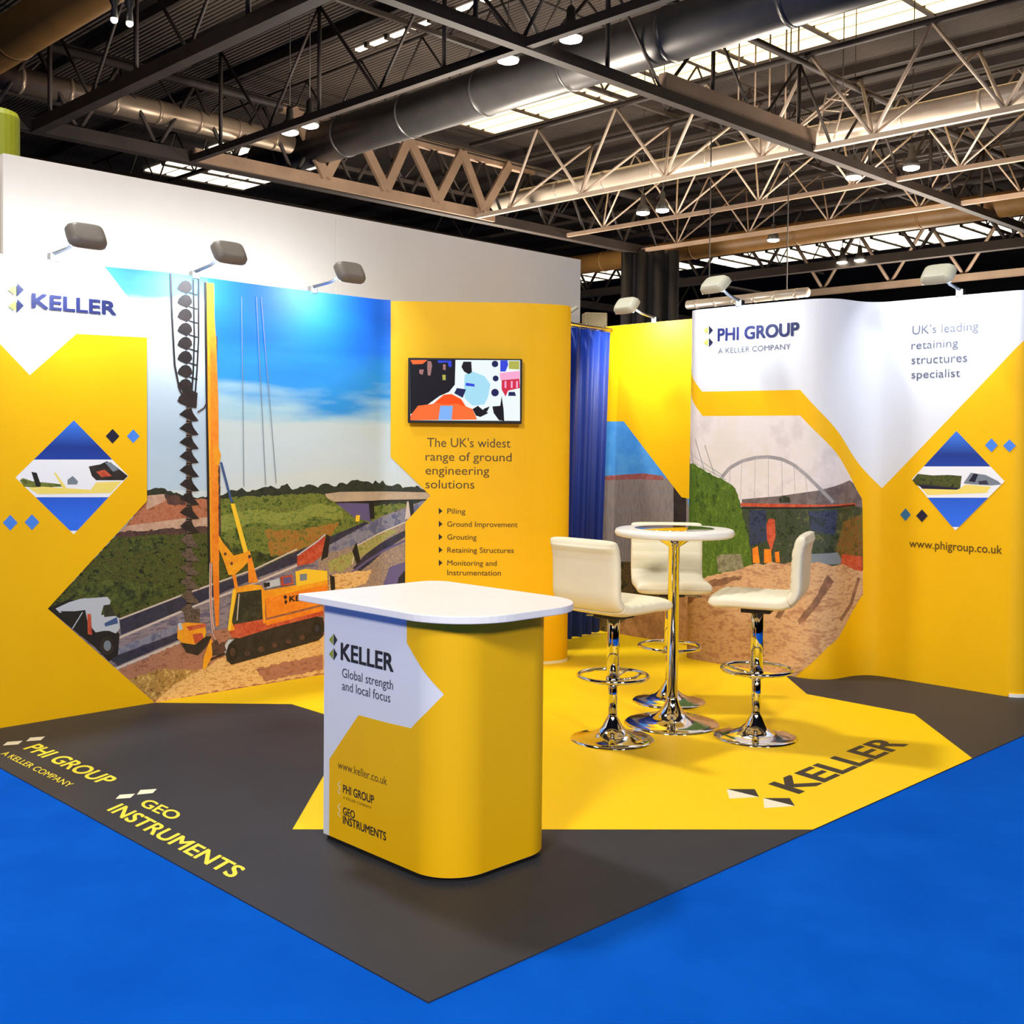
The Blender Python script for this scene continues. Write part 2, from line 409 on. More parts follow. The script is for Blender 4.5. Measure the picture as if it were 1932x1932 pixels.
for i, x in enumerate(xs):
    for xx in (xu[i], xu[i+1]):
        a, b = Vector((x, 21.8, 8.2)), Vector((xx, 21.9, 9.75)); d = (b-a).normalized()
        mb = MB(); mb.obox((a+b)/2, d, Vector((0, 1, 0)), d.cross(Vector((0, 1, 0))), (b-a).length/2, .05, .13, TANB); mb.build('brace', TANB, t)
lattice('far dark cross truss above the lights of the second lamp row', 'x', 33.0, 8.0, 10.0, 10, 60, 3.0, .16, .06, IRON, IRON, (0,), 1.5)
lattice('dark roof truss behind the silver pipe, farthest parallel to the skylight', 'y', 35.0, 8.0, 10.2, 8, 33, 3.0, .15, .06, IRON, IRON, (0,), 1.5)

def duct(label, pts, r, m, bands=0, name='ventilation_duct', bm_=None):
    t = thing(name, label, 'duct', pts[0])
    mb = MB(); mb.tube(pts, r, 32, m); mb.build('duct_body', m, t)
    a, b = Vector(pts[0]), Vector(pts[-1])
    for k in range(bands):
        q = a+(b-a)*((k+.5)/bands); d = (b-a).normalized()*.04
        mb = MB(); mb.tube([q-d, q+d], r*1.04, 32, bm_ or m); mb.build('joint_band', bm_ or m, t)
    return t
duct('big dark grey round duct running diagonally under the roof at top centre', [(15.0, 24.5, 9.0), (15.0, 2, 9.0)], .49, GALV, 9)
duct('bright silver round pipe running along behind the pale truss', [(22.9, 23.6, 9.0), (22.9, 2, 9.0)], .27, SILV, 12)
duct('grey-brown round duct at far left, ending beside two lit lamps', [(7.15, 22.3, 9.0), (14.4, 22.3, 9.0)], .27, noisy('dull_duct', [(150, 128, 106), (176, 154, 132)], .6, .35, metal=.5), 7)
duct('rusty brown round duct in the top left corner', [(6.6, 40, 9.0), (6.6, 4, 9.0)], .42, BROWN, 8)
duct('long ochre brown duct low behind the third pale truss', [(30.6, 36, 8.35), (30.6, 3, 8.35)], .36, BROWN, 8)
sp = duct('short bright pipe lying just above the top left of the curved right wall', [(21.5, 15.1, 5.0), (21.35, 11.6, 5.0)], .11, SILV, 6)

for y_ in (12.2, 14.4): bar('hanger', (21.42, y_, 5.1), (21.42, y_, 12.6), .015, IRON, sp)
# purlins under the deck
pur = thing('roof_purlins', 'row of thin dark purlins carrying the roof sheets', 'roof purlins', (20, 20, 12.2))
for k in range(24):
    x = 2+k*2.05
    if 17 < x < 27: continue
    mb = MB(); mb.box(x-.07, x+.07, 2, 60, 12.34, 12.598, IRON); mb.build('purlin', IRON, pur)
# skylights
def skylight(label, x0, x1, y0, y1, m, bars, step):
    t = thing('skylight', label, 'skylight', ((x0+x1)/2, (y0+y1)/2, 12.3))
    n = bars+1; wd = (x1-x0)/n
    for k in range(n):
        mb = MB(); mb.box(x0+k*wd+.09, x0+(k+1)*wd-.09, y0, y1, 12.54, 12.597, m); mb.build('glass_strip', m, t)
    y = y0
    while y < y1:
        mb = MB(); mb.box(x0, x1, y-.07, y+.07, 12.48, 12.598, IRON); mb.build('glazing_bar', IRON, t); y += step
    return t
skylight('long bright yellowish skylight strip beyond the big grey duct', 24.3, 26.4, 3, 27.5, GLOW, 2, 2.7)
skylight('bright skylight patch peeping over the top edge of the white partition', 20.2, 25.0, 35.0, 42.0, GLOWW, 4, 1.7)
skylight('far sparkling skylight strip low over the right display wall', 53.6, 57.6, 19, 38, GLOWW, 2, 1.6)
skylight('far skylight strip seen left of the dark column', 52.4, 56.0, 39, 50, GLOWW, 2, 1.6)
skylight('thin broken skylight slits above the big grey duct', 17.6, 17.95, 9, 24, GLOWW, 0, .9)

# high-bay lamps hung at chord height
HOUS = mat('lamp_housing', (70, 66, 62), .5, .3)
LAMPS = [((11.86, 10.40), 'round lit lamp at top centre, beside the crossing of two dark beams'),
         ((11.87, 11.86), 'round lit lamp just left of the crossing of two dark beams'),
         ((11.81, 17.68), 'right one of two lit lamps at the end of the left duct'),
         ((11.82, 18.43), 'left one of two lit lamps at the end of the left duct'),
         ((23.40, 18.11), 'left lamp of the small lit pair above the dark column'),
         ((23.48, 17.48), 'right lamp of the small lit pair above the dark column'),
         ((23.55, 11.71), 'lit lamp under the dark beam at right, nearer the beam'),
         ((23.61, 10.26), 'lit lamp right of the dark beam at right'),
         ((29.46, 17.67), 'small far lamp right of the dark column'),
         ((34.82, 18.22), 'left lamp of the tiny far pair above the curved right wall'),
         ((34.81, 17.54), 'right lamp of the tiny far pair above the curved right wall'),
         ((6.30, 15.00), 'left lamp of the dim pair near the top left corner'),
         ((6.54, 14.97), 'right lamp of the dim pair near the top left corner')]
for i, ((x, y), lb) in enumerate(LAMPS):
    dim = i > 10
    t = thing('high_bay_lamp', lb, 'ceiling lamp', (x, y, 8.0), 0, 'round high-bay lamps under the roof')
    r = .2 if not dim else .06
    mb = MB(); mb.lathe([(.03, .55), (.07, .5), (.08, .3), (r*.7, .22), (r, .03), (r*.94, .03)], (x, y, 8.0), 24, HOUS); mb.build('housing', HOUS, t)
    mb = MB(); mb.lathe([(r*.93, .02), (r*.9, -.01), (r*.5, -.04)], (x, y, 8.0), 24, LENS); mb.build('lens', LENS, t)
    mb = MB(); mb.tube([(x, y, 8.5), (x, y, 12.6 if not dim else 8.572)], .012, 6, HOUS); mb.build('hanging_rod', HOUS, t)

# rods and a ladder frame hung in the pale truss
def at_x(u, v, x): d = ray(u, v); return EYE+d*((x-EYE.x)/d.x)
t = thing('hanging_ladder', 'small pale ladder frame hanging inside the first pale truss', 'ladder', at_x(1600, 215, 21.6), 0)
for a_, b_ in (((1500, 245), (1580, 175)), ((1540, 265), (1560, 175)), ((1573, 262), (1596, 178)), ((1580, 175), (1600, 178))):
    bar('rail', at_x(*a_, 21.6), at_x(*b_, 21.6), .022, PALE, t)
for k in range(4): bar('rung', at_x(1545+k*5, 252-k*22, 21.6), at_x(1578+k*5, 250-k*20, 21.6), .018, PALE, t)
bar('hanger', at_x(1590, 178, 21.6), Vector((at_x(1590, 178, 21.6).x, at_x(1590, 178, 21.6).y, 12.59)), .012, IRON, t)
for i, (u, v0) in enumerate(((1393, 205), (1424, 215), (1451, 225), (1481, 240), (1504, 235))):
    q = at_x(u, v0, 22.2); o = bar('hanging_rod', q, (q.x, q.y, 12.59), .022, TAN, None)
    tag(o, ('first', 'second', 'third', 'fourth', 'fifth')[i]+' from the left of five thin rods hanging left of the ladder frame', 'rod', 'thin rods hanging from the roof')
# cluster column far behind
COLM = noisy('column_paint', [(20, 20, 26), (40, 38, 42)], .8, .5)
t = thing('hall_column', 'dark clustered steel column rising between the two display walls', 'column', (28.5, 21.9, 0))
for k, (dx, dy) in enumerate(((-.55, .55), (-.2, .2), (.2, -.2), (.55, -.55))):
    mb = MB(); mb.tube([(28.3+dx, 21.7+dy, 0), (28.3+dx, 21.7+dy, 8)], .2, 16, COLM); mb.build('shaft', COLM, t)
mb = MB(); mb.obox((28.7, 22.1, 4), Vector((.707, -.707, 0)), Vector((.707, .707, 0)), Vector((0, 0, 1)), .85, .12, 4, COLM); mb.build('core_plate', COLM, t)

# ------------------------------------------------------------------ white partition behind the left wall
PART = noisy('partition_paint', [(226, 215, 200), (232, 222, 208)], 1.5, .7, spec=.3)
t = thing('partition_wall', 'tall plain off-white partition rising behind the left display wall', 'partition', (2.7, 4.05, 0))
for a, b in ((.47, 2.6), (2.6, 5.014)):
    mb = MB(); mb.box(a+.001, b-.001, 4.0, 4.08, 0, 2.905, PART); mb.build('panel', PART, t, bevel=.002)
mb = MB(); mb.box(4.95, 5.05, 4.085, 4.3, 0, 2.9, PART); mb.build('end_post', PART, t)
mb = MB(); mb.box(-1.5, .455, 4.03, 4.1, 0, 2.92, PART)
tag(mb.build('partition_panel', PART), 'neighbouring off-white partition panel cut by the left picture edge', 'partition')
LIME = noisy('lime_fabric', [(120, 128, 10), (150, 150, 20)], 3, .6)
bx = MB()
q = at_z(-8, 262, 3.55)
bx.prism([(q.x+.16*math.cos(a*PI/12), q.y+.16*math.sin(a*PI/12)) for a in range(24)], 3.36, 3.75, LIME)
o = bx.build('hanging_sign', LIME, None, bevel=.05); tag(o, 'lime green hanging sign cut by the left edge above the partition', 'sign')

# ------------------------------------------------------------------ printed stand floor
FZ = .004
mb = MB(); mb.box(0, 5.0, 0, 4.2, 0.0, FZ, GREY)
sf = mb.build('stand_floor', GREY); tag(sf, 'charcoal vinyl stand floor with large yellow shape and lettering, on blue carpet', 'stand floor')
FL = Flat(FZ)
pr = Print(FL)
pr.sz([(1.054, 3.48), (1.573, 2.961), (1.567, 2.40), (.468, 1.30), (1.85, .0), (3.235, .0), (3.851, .568), (3.86, 1.21), (4.25, 1.60), (4.7, 1.60), (4.7, 3.6), (4.0, 4.1), (1.054, 4.1)], YELF)
pr.build('yellow_area', sf)
CREAM = mat('cream_print', (245, 236, 205), .5); LYEL = mat('lemon_print', (250, 225, 60), .5); DKB = mat('dark_print', (40, 38, 34), .5)
pr = Print(FL)
pr.text('KELLER', (1508, 1497), (1712, 1405), (1449, 1478), DKB, .03)
pr.many([[(1371, 1489), (1424, 1489), (1432, 1504)], [(1440, 1506), (1490, 1506), (1500, 1521)]], DKB)
pr.many([[(1371, 1489), (1432, 1504), (1376, 1507)], [(1440, 1506), (1500, 1521), (1442, 1525)]], CREAM)
pr.build('lettering', sf)
pr = Print(FL)
pr.text('PHI GROUP', (44, 1413), (192, 1481), (76, 1403), LYEL, .022)
pr.text('A KELLER COMPANY', (1, 1423), (128, 1486), (14, 1417), LYEL, .004)
pr.many([[(5, 1407), (14, 1400), (43, 1398), (34, 1405)], [(49, 1399), (57, 1392), (85, 1390), (77, 1397)]], CREAM)
pr.build('lettering', sf)
pr = Print(FL)
pr.text('GEO', (262, 1519), (326, 1548), (282, 1507), LYEL, .022)
pr.text('INSTRUMENTS', (202, 1529), (436, 1657), (232, 1516), LYEL, .022)
pr.many([[(218, 1508), (226, 1500), (255, 1498), (246, 1506)], [(258, 1500), (265, 1491), (296, 1489), (288, 1497)]], CREAM)
pr.build('lettering', sf)
# ------------------------------------------------------------------ left display wall
H = 2.2975
LW = Wall([(-.05, 3.49), (2.55, 3.49), (2.60, 3.483), (2.64, 3.462), (2.67, 3.43), (3.17, 2.955), (3.25, 2.895), (3.32, 2.857), (3.38, 2.825), (3.44, 2.80),
           (3.485, 2.788), (3.53, 2.787), (3.57, 2.80), (3.597, 2.827), (3.61, 2.86), (3.60, 2.90), (3.56, 2.95), (3.34, 3.18)])
lw = thing('display_wall', 'long left display wall printed with a piling rig photo, folding forward at its right end', 'display wall', (1.8, 3.55, 0))
sheet(LW, .004, H, .03, 'panel', WHT, lw)
SE = LW.len
SKY = zramp('print_sky', [(0, (208, 216, 214)), (.14, (200, 214, 220)), (.36, (196, 208, 206)), (.42, (160, 196, 210)), (.52, (40, 140, 206)), (.74, (6, 104, 210)), (1, (16, 92, 196))], 1.1, 2.35, .5, 1.7, (.6, .6, 3.2))
SKYL = zramp('print_sky_pale', [(0, (186, 206, 220)), (.3, (178, 196, 210)), (.6, (200, 212, 220)), (.82, (206, 220, 230)), (.88, (90, 172, 222)), (1, (20, 120, 204))], 1.1, 2.35, .3, 1.6, (.6, .6, 2.6))
TREE = noisy('print_treeline', [(20, 26, 18), (48, 54, 34), (30, 36, 30)], 16, .6)
HILL = noisy('print_hillside', [(46, 66, 16), (96, 112, 34), (128, 134, 56), (84, 92, 30)], 24, .6, 6, (1, 1, 1.6))
BUSH = noisy('print_bushes', [(16, 24, 8), (52, 66, 16), (96, 102, 34), (40, 50, 14), (78, 72, 26)], 28, .6, 6, (1, 1, 1.3))
REDD = noisy('print_red_earth', [(150, 84, 52), (188, 118, 84), (168, 96, 60)], 22, .6, 6)
PATHC = noisy('print_pale_track', [(204, 170, 142), (188, 146, 120)], 14, .6)
HILLB = noisy('print_bright_grass', [(96, 116, 40), (146, 152, 70), (120, 130, 44)], 18, .6, 6, (1, 1, 1.6))
HILLD = noisy('print_dark_shrub', [(22, 34, 12), (60, 74, 24), (90, 96, 34)], 20, .6, 6)
ORB = noisy('print_dry_grass', [(150, 98, 30), (168, 120, 50), (104, 100, 30)], 26, .6, 6)
ROADD = noisy('print_barrier', [(34, 34, 60), (52, 50, 70), (40, 40, 56)], 10, .6)
ROAD = noisy('print_road', [(120, 106, 114), (150, 134, 138), (96, 88, 110)], 6, .6, 5, (1, 1, 4))
ROADB = noisy('print_far_road', [(106, 108, 136), (140, 138, 150), (92, 92, 124)], 9, .6, 5)
SAND = noisy('print_sand', [(196, 144, 78), (226, 182, 116), (238, 200, 134), (206, 150, 92)], 17, .6, 6, (1, 1, 3))
SANDR = noisy('print_reddish_soil', [(140, 88, 66), (184, 126, 96), (164, 110, 88)], 20, .6, 6, (1, 1, 2.5))
SANDG = noisy('print_rough_grass', [(110, 74, 30), (196, 150, 76), (156, 112, 50), (222, 182, 104)], 41, .6, 6)
RUBB = noisy('print_rubble', [(120, 112, 112), (196, 160, 124), (98, 88, 104), (170, 150, 120)], 28, .6, 6, (1, 1, 2))
STEP = noisy('print_verge', [(120, 124, 50), (170, 170, 100), (150, 120, 70)], 30, .6)
AUG = noisy('print_auger', [(24, 14, 12), (44, 30, 26)], 12, .6)
AUGL = noisy('print_auger_muddy', [(60, 46, 36), (120, 98, 80), (34, 28, 24)], 53, .6)
ORA = noisy('print_orange', [(232, 120, 14), (246, 146, 30)], 9, .6)
ORY = noisy('print_amber', [(246, 172, 26), (238, 150, 20)], 9, .6)
RIGY = mat('print_yellow_metal', (246, 200, 44), .6); REDM = noisy('print_red_metal', [(178, 54, 30), (206, 96, 60)], 22, .6)
DK = mat('print_black', (24, 20, 18), .6); DKG = noisy('print_track', [(26, 22, 20), (52, 42, 36)], 18, .6)
CAB = noisy('print_cab_glass', [(26, 32, 22), (60, 58, 38)], 20, .6); LGR = mat('print_light_grey', (190, 196, 204), .6)
MGR = mat('print_mid_grey', (120, 130, 140), .6); BLUM = mat('print_blue_metal', (60, 84, 132), .6); CONC = noisy('print_concrete', [(176, 156, 132), (196, 170, 140)], 9, .6)
WLINE = mat('print_white_line', (206, 190, 176), .6); DKP = noisy('print_dark_soil', [(58, 40, 42), (96, 64, 50)], 14, .6); VIO = mat('print_violet', (96, 84, 130), .6)

pr = Print(LW, nat=True)
pr.poly([(197, 503), (318, 514), (500, 539), (700, 563), (737, 566), (737, 862), (812, 935), (765, 985), (765, 1280), (609, 1274), (291, 1326), (89, 1148), (276, 945), (275, 592), (238, 556)], SKY)
pr.poly([(197, 503), (318, 514), (392, 526), (392, 925), (276, 925), (275, 592), (238, 556)], SKYL)
pr.poly([(276, 925), (300, 921), (322, 926), (345, 935), (372, 940), (392, 936), (420, 934), (436, 924), (446, 926), (456, 920), (466, 928), (490, 922), (510, 916), (522, 922), (542, 912), (552, 924), (566, 918), (590, 915), (600, 920), (614, 912), (630, 918), (640, 911), (654, 914), (668, 906), (690, 908), (703, 913), (708, 906), (716, 912), (722, 906), (727, 914), (742, 916), (752, 913), (760, 921), (775, 918), (786, 916), (800, 924), (812, 935), (805, 950), (700, 960), (276, 965)], TREE)
pr.poly([(412, 944), (440, 938), (520, 935), (600, 930), (630, 938), (650, 955), (690, 980), (690, 1010), (600, 1050), (480, 1100), (412, 1130)], HILL)
pr.poly([(412, 975), (470, 960), (540, 968), (600, 950), (650, 958), (680, 985), (600, 975), (540, 992), (480, 985), (412, 1005)], HILLB)
pr.poly([(440, 1030), (500, 1045), (560, 1042), (500, 1070), (450, 1090), (425, 1070)], HILLD)
pr.poly([(500, 1000), (560, 1000), (640, 985), (625, 1010), (560, 1042), (510, 1050)], ORB)
pr.poly([(276, 942), (345, 938), (412, 944), (412, 1000), (232, 1000)], REDD)
pr.poly([(310, 930), (345, 938), (350, 952), (318, 952)], DKP)
pr.poly([(276, 935), (310, 932), (312, 945), (276, 962)], PATHC)
pr.poly([(238, 992), (300, 984), (345, 978), (412, 975), (412, 992), (300, 1000), (222, 1008)], PATHC)
pr.poly([(225, 1004), (300, 998), (412, 992), (412, 1012), (300, 1012), (210, 1020)], DKP)
pr.poly([(213, 1016), (300, 1008), (412, 1006), (480, 1085), (350, 1130), (250, 1170), (160, 1190), (89, 1148)], BUSH)
pr.poly([(640, 940), (690, 955), (790, 948), (806, 945), (780, 965), (690, 1000), (650, 985)], HILL)
pr.poly([(632, 948), (700, 950), (700, 985), (668, 976)], VIO)
for q_ in ([(130, 1110), (200, 1095), (290, 1100), (330, 1118), (240, 1150), (170, 1130)], [(240, 1030), (280, 1020), (300, 1035), (250, 1045)]): pr.poly(q_, HILLD)
# roads
pr.poly([(100, 1160), (225, 1167), (350, 1120), (420, 1098), (560, 1046), (690, 990), (812, 940), (765, 985), (765, 1280), (609, 1274), (291, 1326), (89, 1148)], ROAD)
pr.poly([(225, 1170), (350, 1122), (480, 1078), (560, 1040), (640, 1005), (690, 984), (700, 990), (560, 1062), (480, 1092), (350, 1148), (228, 1198)], ROADD)
pr.stroke([(225, 1168), (350, 1120), (480, 1074), (560, 1036)], 3, WLINE)
pr.poly([(560, 1062), (690, 990), (770, 960), (812, 936), (800, 952), (765, 985), (700, 1022), (620, 1062)], ROADB)
pr.stroke([(225, 1203), (350, 1150), (480, 1100), (600, 1050)], 4, WLINE)
pr.poly([(205, 1242), (352, 1188), (352, 1200), (222, 1256)], ROADD)
pr.poly([(215, 1225), (352, 1172), (352, 1186), (210, 1240)], ROADB)
pr.stroke([(218, 1262), (290, 1232), (352, 1206)], 5, WLINE)
# ground
pr.poly([(222, 1264), (352, 1208), (420, 1190), (500, 1150), (600, 1110), (640, 1085), (700, 1060), (765, 1040), (765, 1280), (609, 1274), (291, 1326)], SANDR)
pr.poly([(240, 1282), (300, 1262), (380, 1265), (390, 1280), (310, 1312), (291, 1322)], SANDG)
pr.poly([(330, 1290), (420, 1240), (480, 1215), (609, 1200), (765, 1150), (765, 1280), (609, 1270), (400, 1305), (291, 1325)], SAND)
pr.poly([(480, 1262), (560, 1245), (609, 1235), (609, 1262), (500, 1285)], SANDR)
pr.poly([(600, 1050), (680, 1025), (765, 985), (765, 1130), (620, 1130), (600, 1100)], RUBB)
pr.poly([(618, 1060), (660, 1042), (680, 1050), (650, 1075), (622, 1080)], STEP)
pr.poly([(672, 1030), (730, 1000), (750, 1000), (700, 1040), (676, 1052)], STEP)
pr.poly([(665, 1072), (690, 1045), (745, 1010), (765, 1000), (765, 1012), (700, 1062), (676, 1080)], ROADD)
pr.stroke([(664, 1064), (672, 1030), (740, 996), (765, 985)], 2.5, WLINE)
pr.stroke([(640, 1098), (690, 1060), (765, 1020)], 4, VIO)
pr.poly([(620, 1085), (660, 1080), (700, 1075), (690, 1100), (660, 1110), (620, 1120)], SAND)
pr.poly([(735, 1070), (765, 1060), (765, 1100), (720, 1110)], VIO)
pr.poly([(752, 1090), (765, 1075), (765, 1102), (750, 1102)], DK)
# bridge
pr.poly([(612, 932), (640, 928), (812, 929), (814, 936), (808, 942), (700, 945), (632, 947), (618, 941)], CONC)
pr.stroke([(632, 948), (700, 946), (805, 943)], 2.5, DK)
pr.poly([(695, 946), (705, 946), (706, 978), (698, 980)], DK)
pr.poly([(771, 946), (779, 945), (782, 975), (776, 982)], DK)
pr.poly([(768, 946), (771, 946), (775, 978), (764, 980)], WLINE)
pr.poly([(671, 972), (679, 972), (677, 984), (670, 984)], RIGY)
# small red machine
pr.poly([(560, 1050), (590, 1028), (608, 1010), (616, 1018), (610, 1045), (590, 1062), (560, 1068)], REDM)
pr.poly([(615, 1008), (622, 1012), (618, 1050), (605, 1058), (608, 1040)], DK)
pr.stroke([(560, 1048), (600, 1020), (613, 1008)], 2.5, LGR)
pr.poly([(664, 1040), (672, 1022), (680, 1060), (672, 1064)], DK)
# lorry
pr.poly([(89, 1148), (130, 1130), (170, 1140), (225, 1196), (222, 1235), (205, 1248), (180, 1222)], DK)
pr.poly([(104, 1148), (130, 1136), (150, 1130), (162, 1128), (165, 1150), (150, 1152), (112, 1156)], LGR)
pr.poly([(112, 1153), (152, 1153), (160, 1158), (125, 1160)], DK)
pr.poly([(160, 1129), (202, 1126), (208, 1133), (207, 1140), (195, 1142), (190, 1160), (214, 1160), (224, 1166), (226, 1185), (218, 1195), (205, 1190), (195, 1190), (180, 1193), (165, 1175), (160, 1150)], LGR)
pr.poly([(195, 1142), (209, 1142), (217, 1162), (196, 1164)], CAB)
pr.poly([(196, 1176), (220, 1164), (222, 1176), (198, 1182)], BLUM)
pr.poly([(164, 1158), (171, 1158), (173, 1198), (165, 1196)], REDM)
pr.disc(201, 1218, 14, 18, DKG); pr.disc(202, 1218, 7, 10, MGR)
pr.stroke([(136, 1186), (155, 1155)], 1.8, LGR)
# auger
ink = []
for k in range(9):
    v = 541+k*26.5
    ink.append([(334, v+4), (337, v-4), (343, v-10), (350, v-12), (357, v-9), (361, v-3), (362, v+4), (358, v+9), (352, v+14), (346, v+11), (339, v+8)])
pr.many(ink, AUG)
pr.stroke([(364, 527), (366, 640), (364, 700), (360, 755)], 3.2, DK); pr.stroke([(374, 527), (374, 640), (371, 700), (366, 762)], 3.0, DK)
pr.stroke([(321, 516), (324, 600), (329, 690), (338, 735), (352, 762)], 3.6, AUG)
for k in range(8): pr.stroke([(356, 552+k*26.5), (372, 557+k*26.5)], 2.5, DK)
pr.poly([(342, 735), (350, 730), (372, 742), (370, 770), (352, 768)], AUG)
ink = []; ink2 = []
for k in range(15):
    v = 782+k*26.4; g = k/14*5
    ink.append([(337+g*.6, v), (348, v-9), (360, v-12), (364, v-2), (374+g*.6, v+12), (364, v+13), (353, v+8)])
    ink2.append([(350, v-14), (361, v-14), (362, v+14), (351, v+14)])
pr.many(ink2[:], AUGL); pr.many(ink[:9], AUG); pr.many(ink[9:], AUGL)
pr.many([[(345, 1150), (376, 1148), (376, 1182), (350, 1182)]], AUGL)
# hoses by the mast
pr.stroke([(408, 635), (407, 700), (398, 745), (384, 770), (372, 778)], 3, DKP)
# mast
pr.poly([(384, 532), (389, 533), (397, 1080), (392, 1080)], DK)
pr.poly([(389, 533), (403, 535), (404, 600), (407, 640), (411, 760), (412, 860), (412, 1010), (413, 1060), (396, 1062), (394, 900), (391, 760)], ORA)
pr.poly([(389, 533), (394, 534), (399, 1060), (396, 1062), (394, 900)], ORY)
pr.poly([(401, 843), (410, 840), (416, 858), (413, 876), (403, 878)], ORY)
pr.poly([(411, 878), (414, 880), (416, 1010), (412, 1012)], DKP)
pr.poly([(400, 1058), (412, 1058), (413, 1125), (412, 1180), (406, 1182), (402, 1120)], ORA)
pr.stroke([(397, 1062), (396, 1120), (398, 1160), (402, 1195), (412, 1215)], 5, WLINE)
pr.stroke([(397, 1062), (396, 1120), (398, 1160), (402, 1195), (412, 1215)], 1.5, REDM)
# stay and bracket
pr.stroke([(416, 872), (430, 925), (437, 948)], 4.5, BLUM)
pr.poly([(434, 950), (442, 950), (467, 1040), (459, 1044)], RIGY)
pr.poly([(412, 1010), (420, 1024), (440, 1048), (462, 1042), (470, 1038), (474, 1052), (458, 1070), (440, 1086), (430, 1084), (422, 1060), (412, 1035)], ORY)
pr.poly([(466, 1050), (474, 1052), (486, 1098), (468, 1100)], ORA)
pr.poly([(437, 1084), (444, 1084), (448, 1108), (442, 1110)], ORA)
pr.disc(424, 1045, 2.6, 3, DKP); pr.disc(436, 1063, 2.6, 3, DKP); pr.disc(470, 1050, 3, 3.5, DKP)
# cables
for a in ([(455, 560), (459, 918)], [(483, 560), (500, 915)], [(492, 560), (520, 912)]): pr.stroke(a, 1.2, MGR)
# tracks and body
pr.poly([(424, 1230), (430, 1215), (446, 1202), (595, 1163), (608, 1165), (612, 1185), (608, 1200), (600, 1208), (450, 1250), (436, 1254), (427, 1246)], DKG)
pr.disc(438, 1230, 11, 16, DK); pr.disc(597, 1186, 10, 14, DK); pr.disc(438, 1230, 5, 8, DKP); pr.disc(597, 1186, 4, 7, ROADD)
pr.poly([(420, 1222), (430, 1206), (440, 1206), (430, 1216), (424, 1236)], LGR)
for k in range(5): pr.disc(465+k*26, 1232-k*7.5, 5, 5, DKP)
pr.poly([(432, 1190), (500, 1172), (606, 1146), (609, 1160), (520, 1182), (450, 1204), (432, 1200)], REDM)
pr.poly([(499, 1170), (606, 1144), (609, 1152), (502, 1180)], ORA)
pr.poly([(428, 1190), (434, 1150), (438, 1112), (446, 1108), (470, 1102), (492, 1104), (498, 1114), (500, 1175), (480, 1182), (444, 1188)], ORY)
pr.poly([(436, 1172), (446, 1118), (492, 1112), (495, 1172), (440, 1182)], CAB)
pr.poly([(428, 1190), (438, 1112), (444, 1112), (434, 1190)], RIGY)
pr.stroke([(450, 1120), (446, 1170)], 2, WLINE)
pr.poly([(440, 1178), (495, 1168), (496, 1180), (442, 1190)], REDM)
pr.poly([(497, 1114), (555, 1104), (617, 1092), (618, 1130), (606, 1140), (502, 1166)], ORA)
pr.poly([(497, 1114), (555, 1104), (617, 1092), (617, 1102), (520, 1124), (498, 1128)], ORY)
pr.poly([(556, 1078), (575, 1073), (616, 1077), (617, 1094), (558, 1106)], RIGY)
pr.poly([(564, 1083), (578, 1082), (578, 1094), (565, 1096)], MGR)
pr.poly([(528, 1088), (550, 1084), (552, 1102), (530, 1106)], REDM); pr.poly([(533, 1090), (548, 1088), (549, 1099), (534, 1102)], VIO)
pr.poly([(500, 1098), (526, 1090), (528, 1104), (502, 1110)], LGR); pr.poly([(496, 1100), (508, 1098), (508, 1106), (498, 1108)], DK)
pr.poly([(621, 1084), (630, 1088), (631, 1112), (623, 1114)], DK)
pr.text('KELLER', (545, 1135), (602, 1124), (545, 1124), DK, .03)
pr.many([[(533, 1126), (537, 1122), (541, 1126), (537, 1131)], [(535, 1136), (538, 1131), (541, 1135), (538, 1141)]], DK)
# drill head
pr.poly([(334, 1178), (350, 1174), (384, 1176), (388, 1192), (384, 1208), (366, 1216), (344, 1214), (333, 1204)], ORY)
pr.poly([(362, 1196), (380, 1194), (384, 1206), (366, 1214)], REDM); pr.poly([(334, 1176), (340, 1174), (344, 1186), (336, 1190)], LGR)
pr.poly([(350, 1182), (386, 1176), (388, 1182), (356, 1190)], REDM); pr.poly([(340, 1212), (366, 1216), (388, 1200), (398, 1200), (386, 1222), (372, 1236), (350, 1230)], DKG)
pr.poly([(388, 1225), (396, 1205), (404, 1215), (398, 1240), (386, 1262), (381, 1262), (383, 1240)], ORY)
pr.poly([(398, 1212), (420, 1200), (426, 1228), (410, 1236), (400, 1236)], DKP)
pr.poly([(400, 1190), (428, 1186), (436, 1204), (412, 1216)], SANDR)
pr.stroke([(396, 1244), (424, 1232)], 3, DK)
pr.build('printed_photo', lw)

pr = Print(LW)
zb = .0042
pr.poly([('s', 0, 2.02), (0, 650), (55, 708), (143, 630), (276, 637), (276, 945), (89, 1148), (291, 1325.5), ('s', LW.px(291, 1325)[0], zb), ('s', 0, zb)], YEL)
sl = LW.px(765, 1150)[0]
zt = H-.0005; s737 = LW.px(736.5, 700)[0]
pr.poly([('s', s737, zt), (737, 862), (812, 935), (765, 985), ('s', sl, zb), ('s', SE, zb), ('s', SE, zt)], YEL)
pr.build('yellow_print', lw)

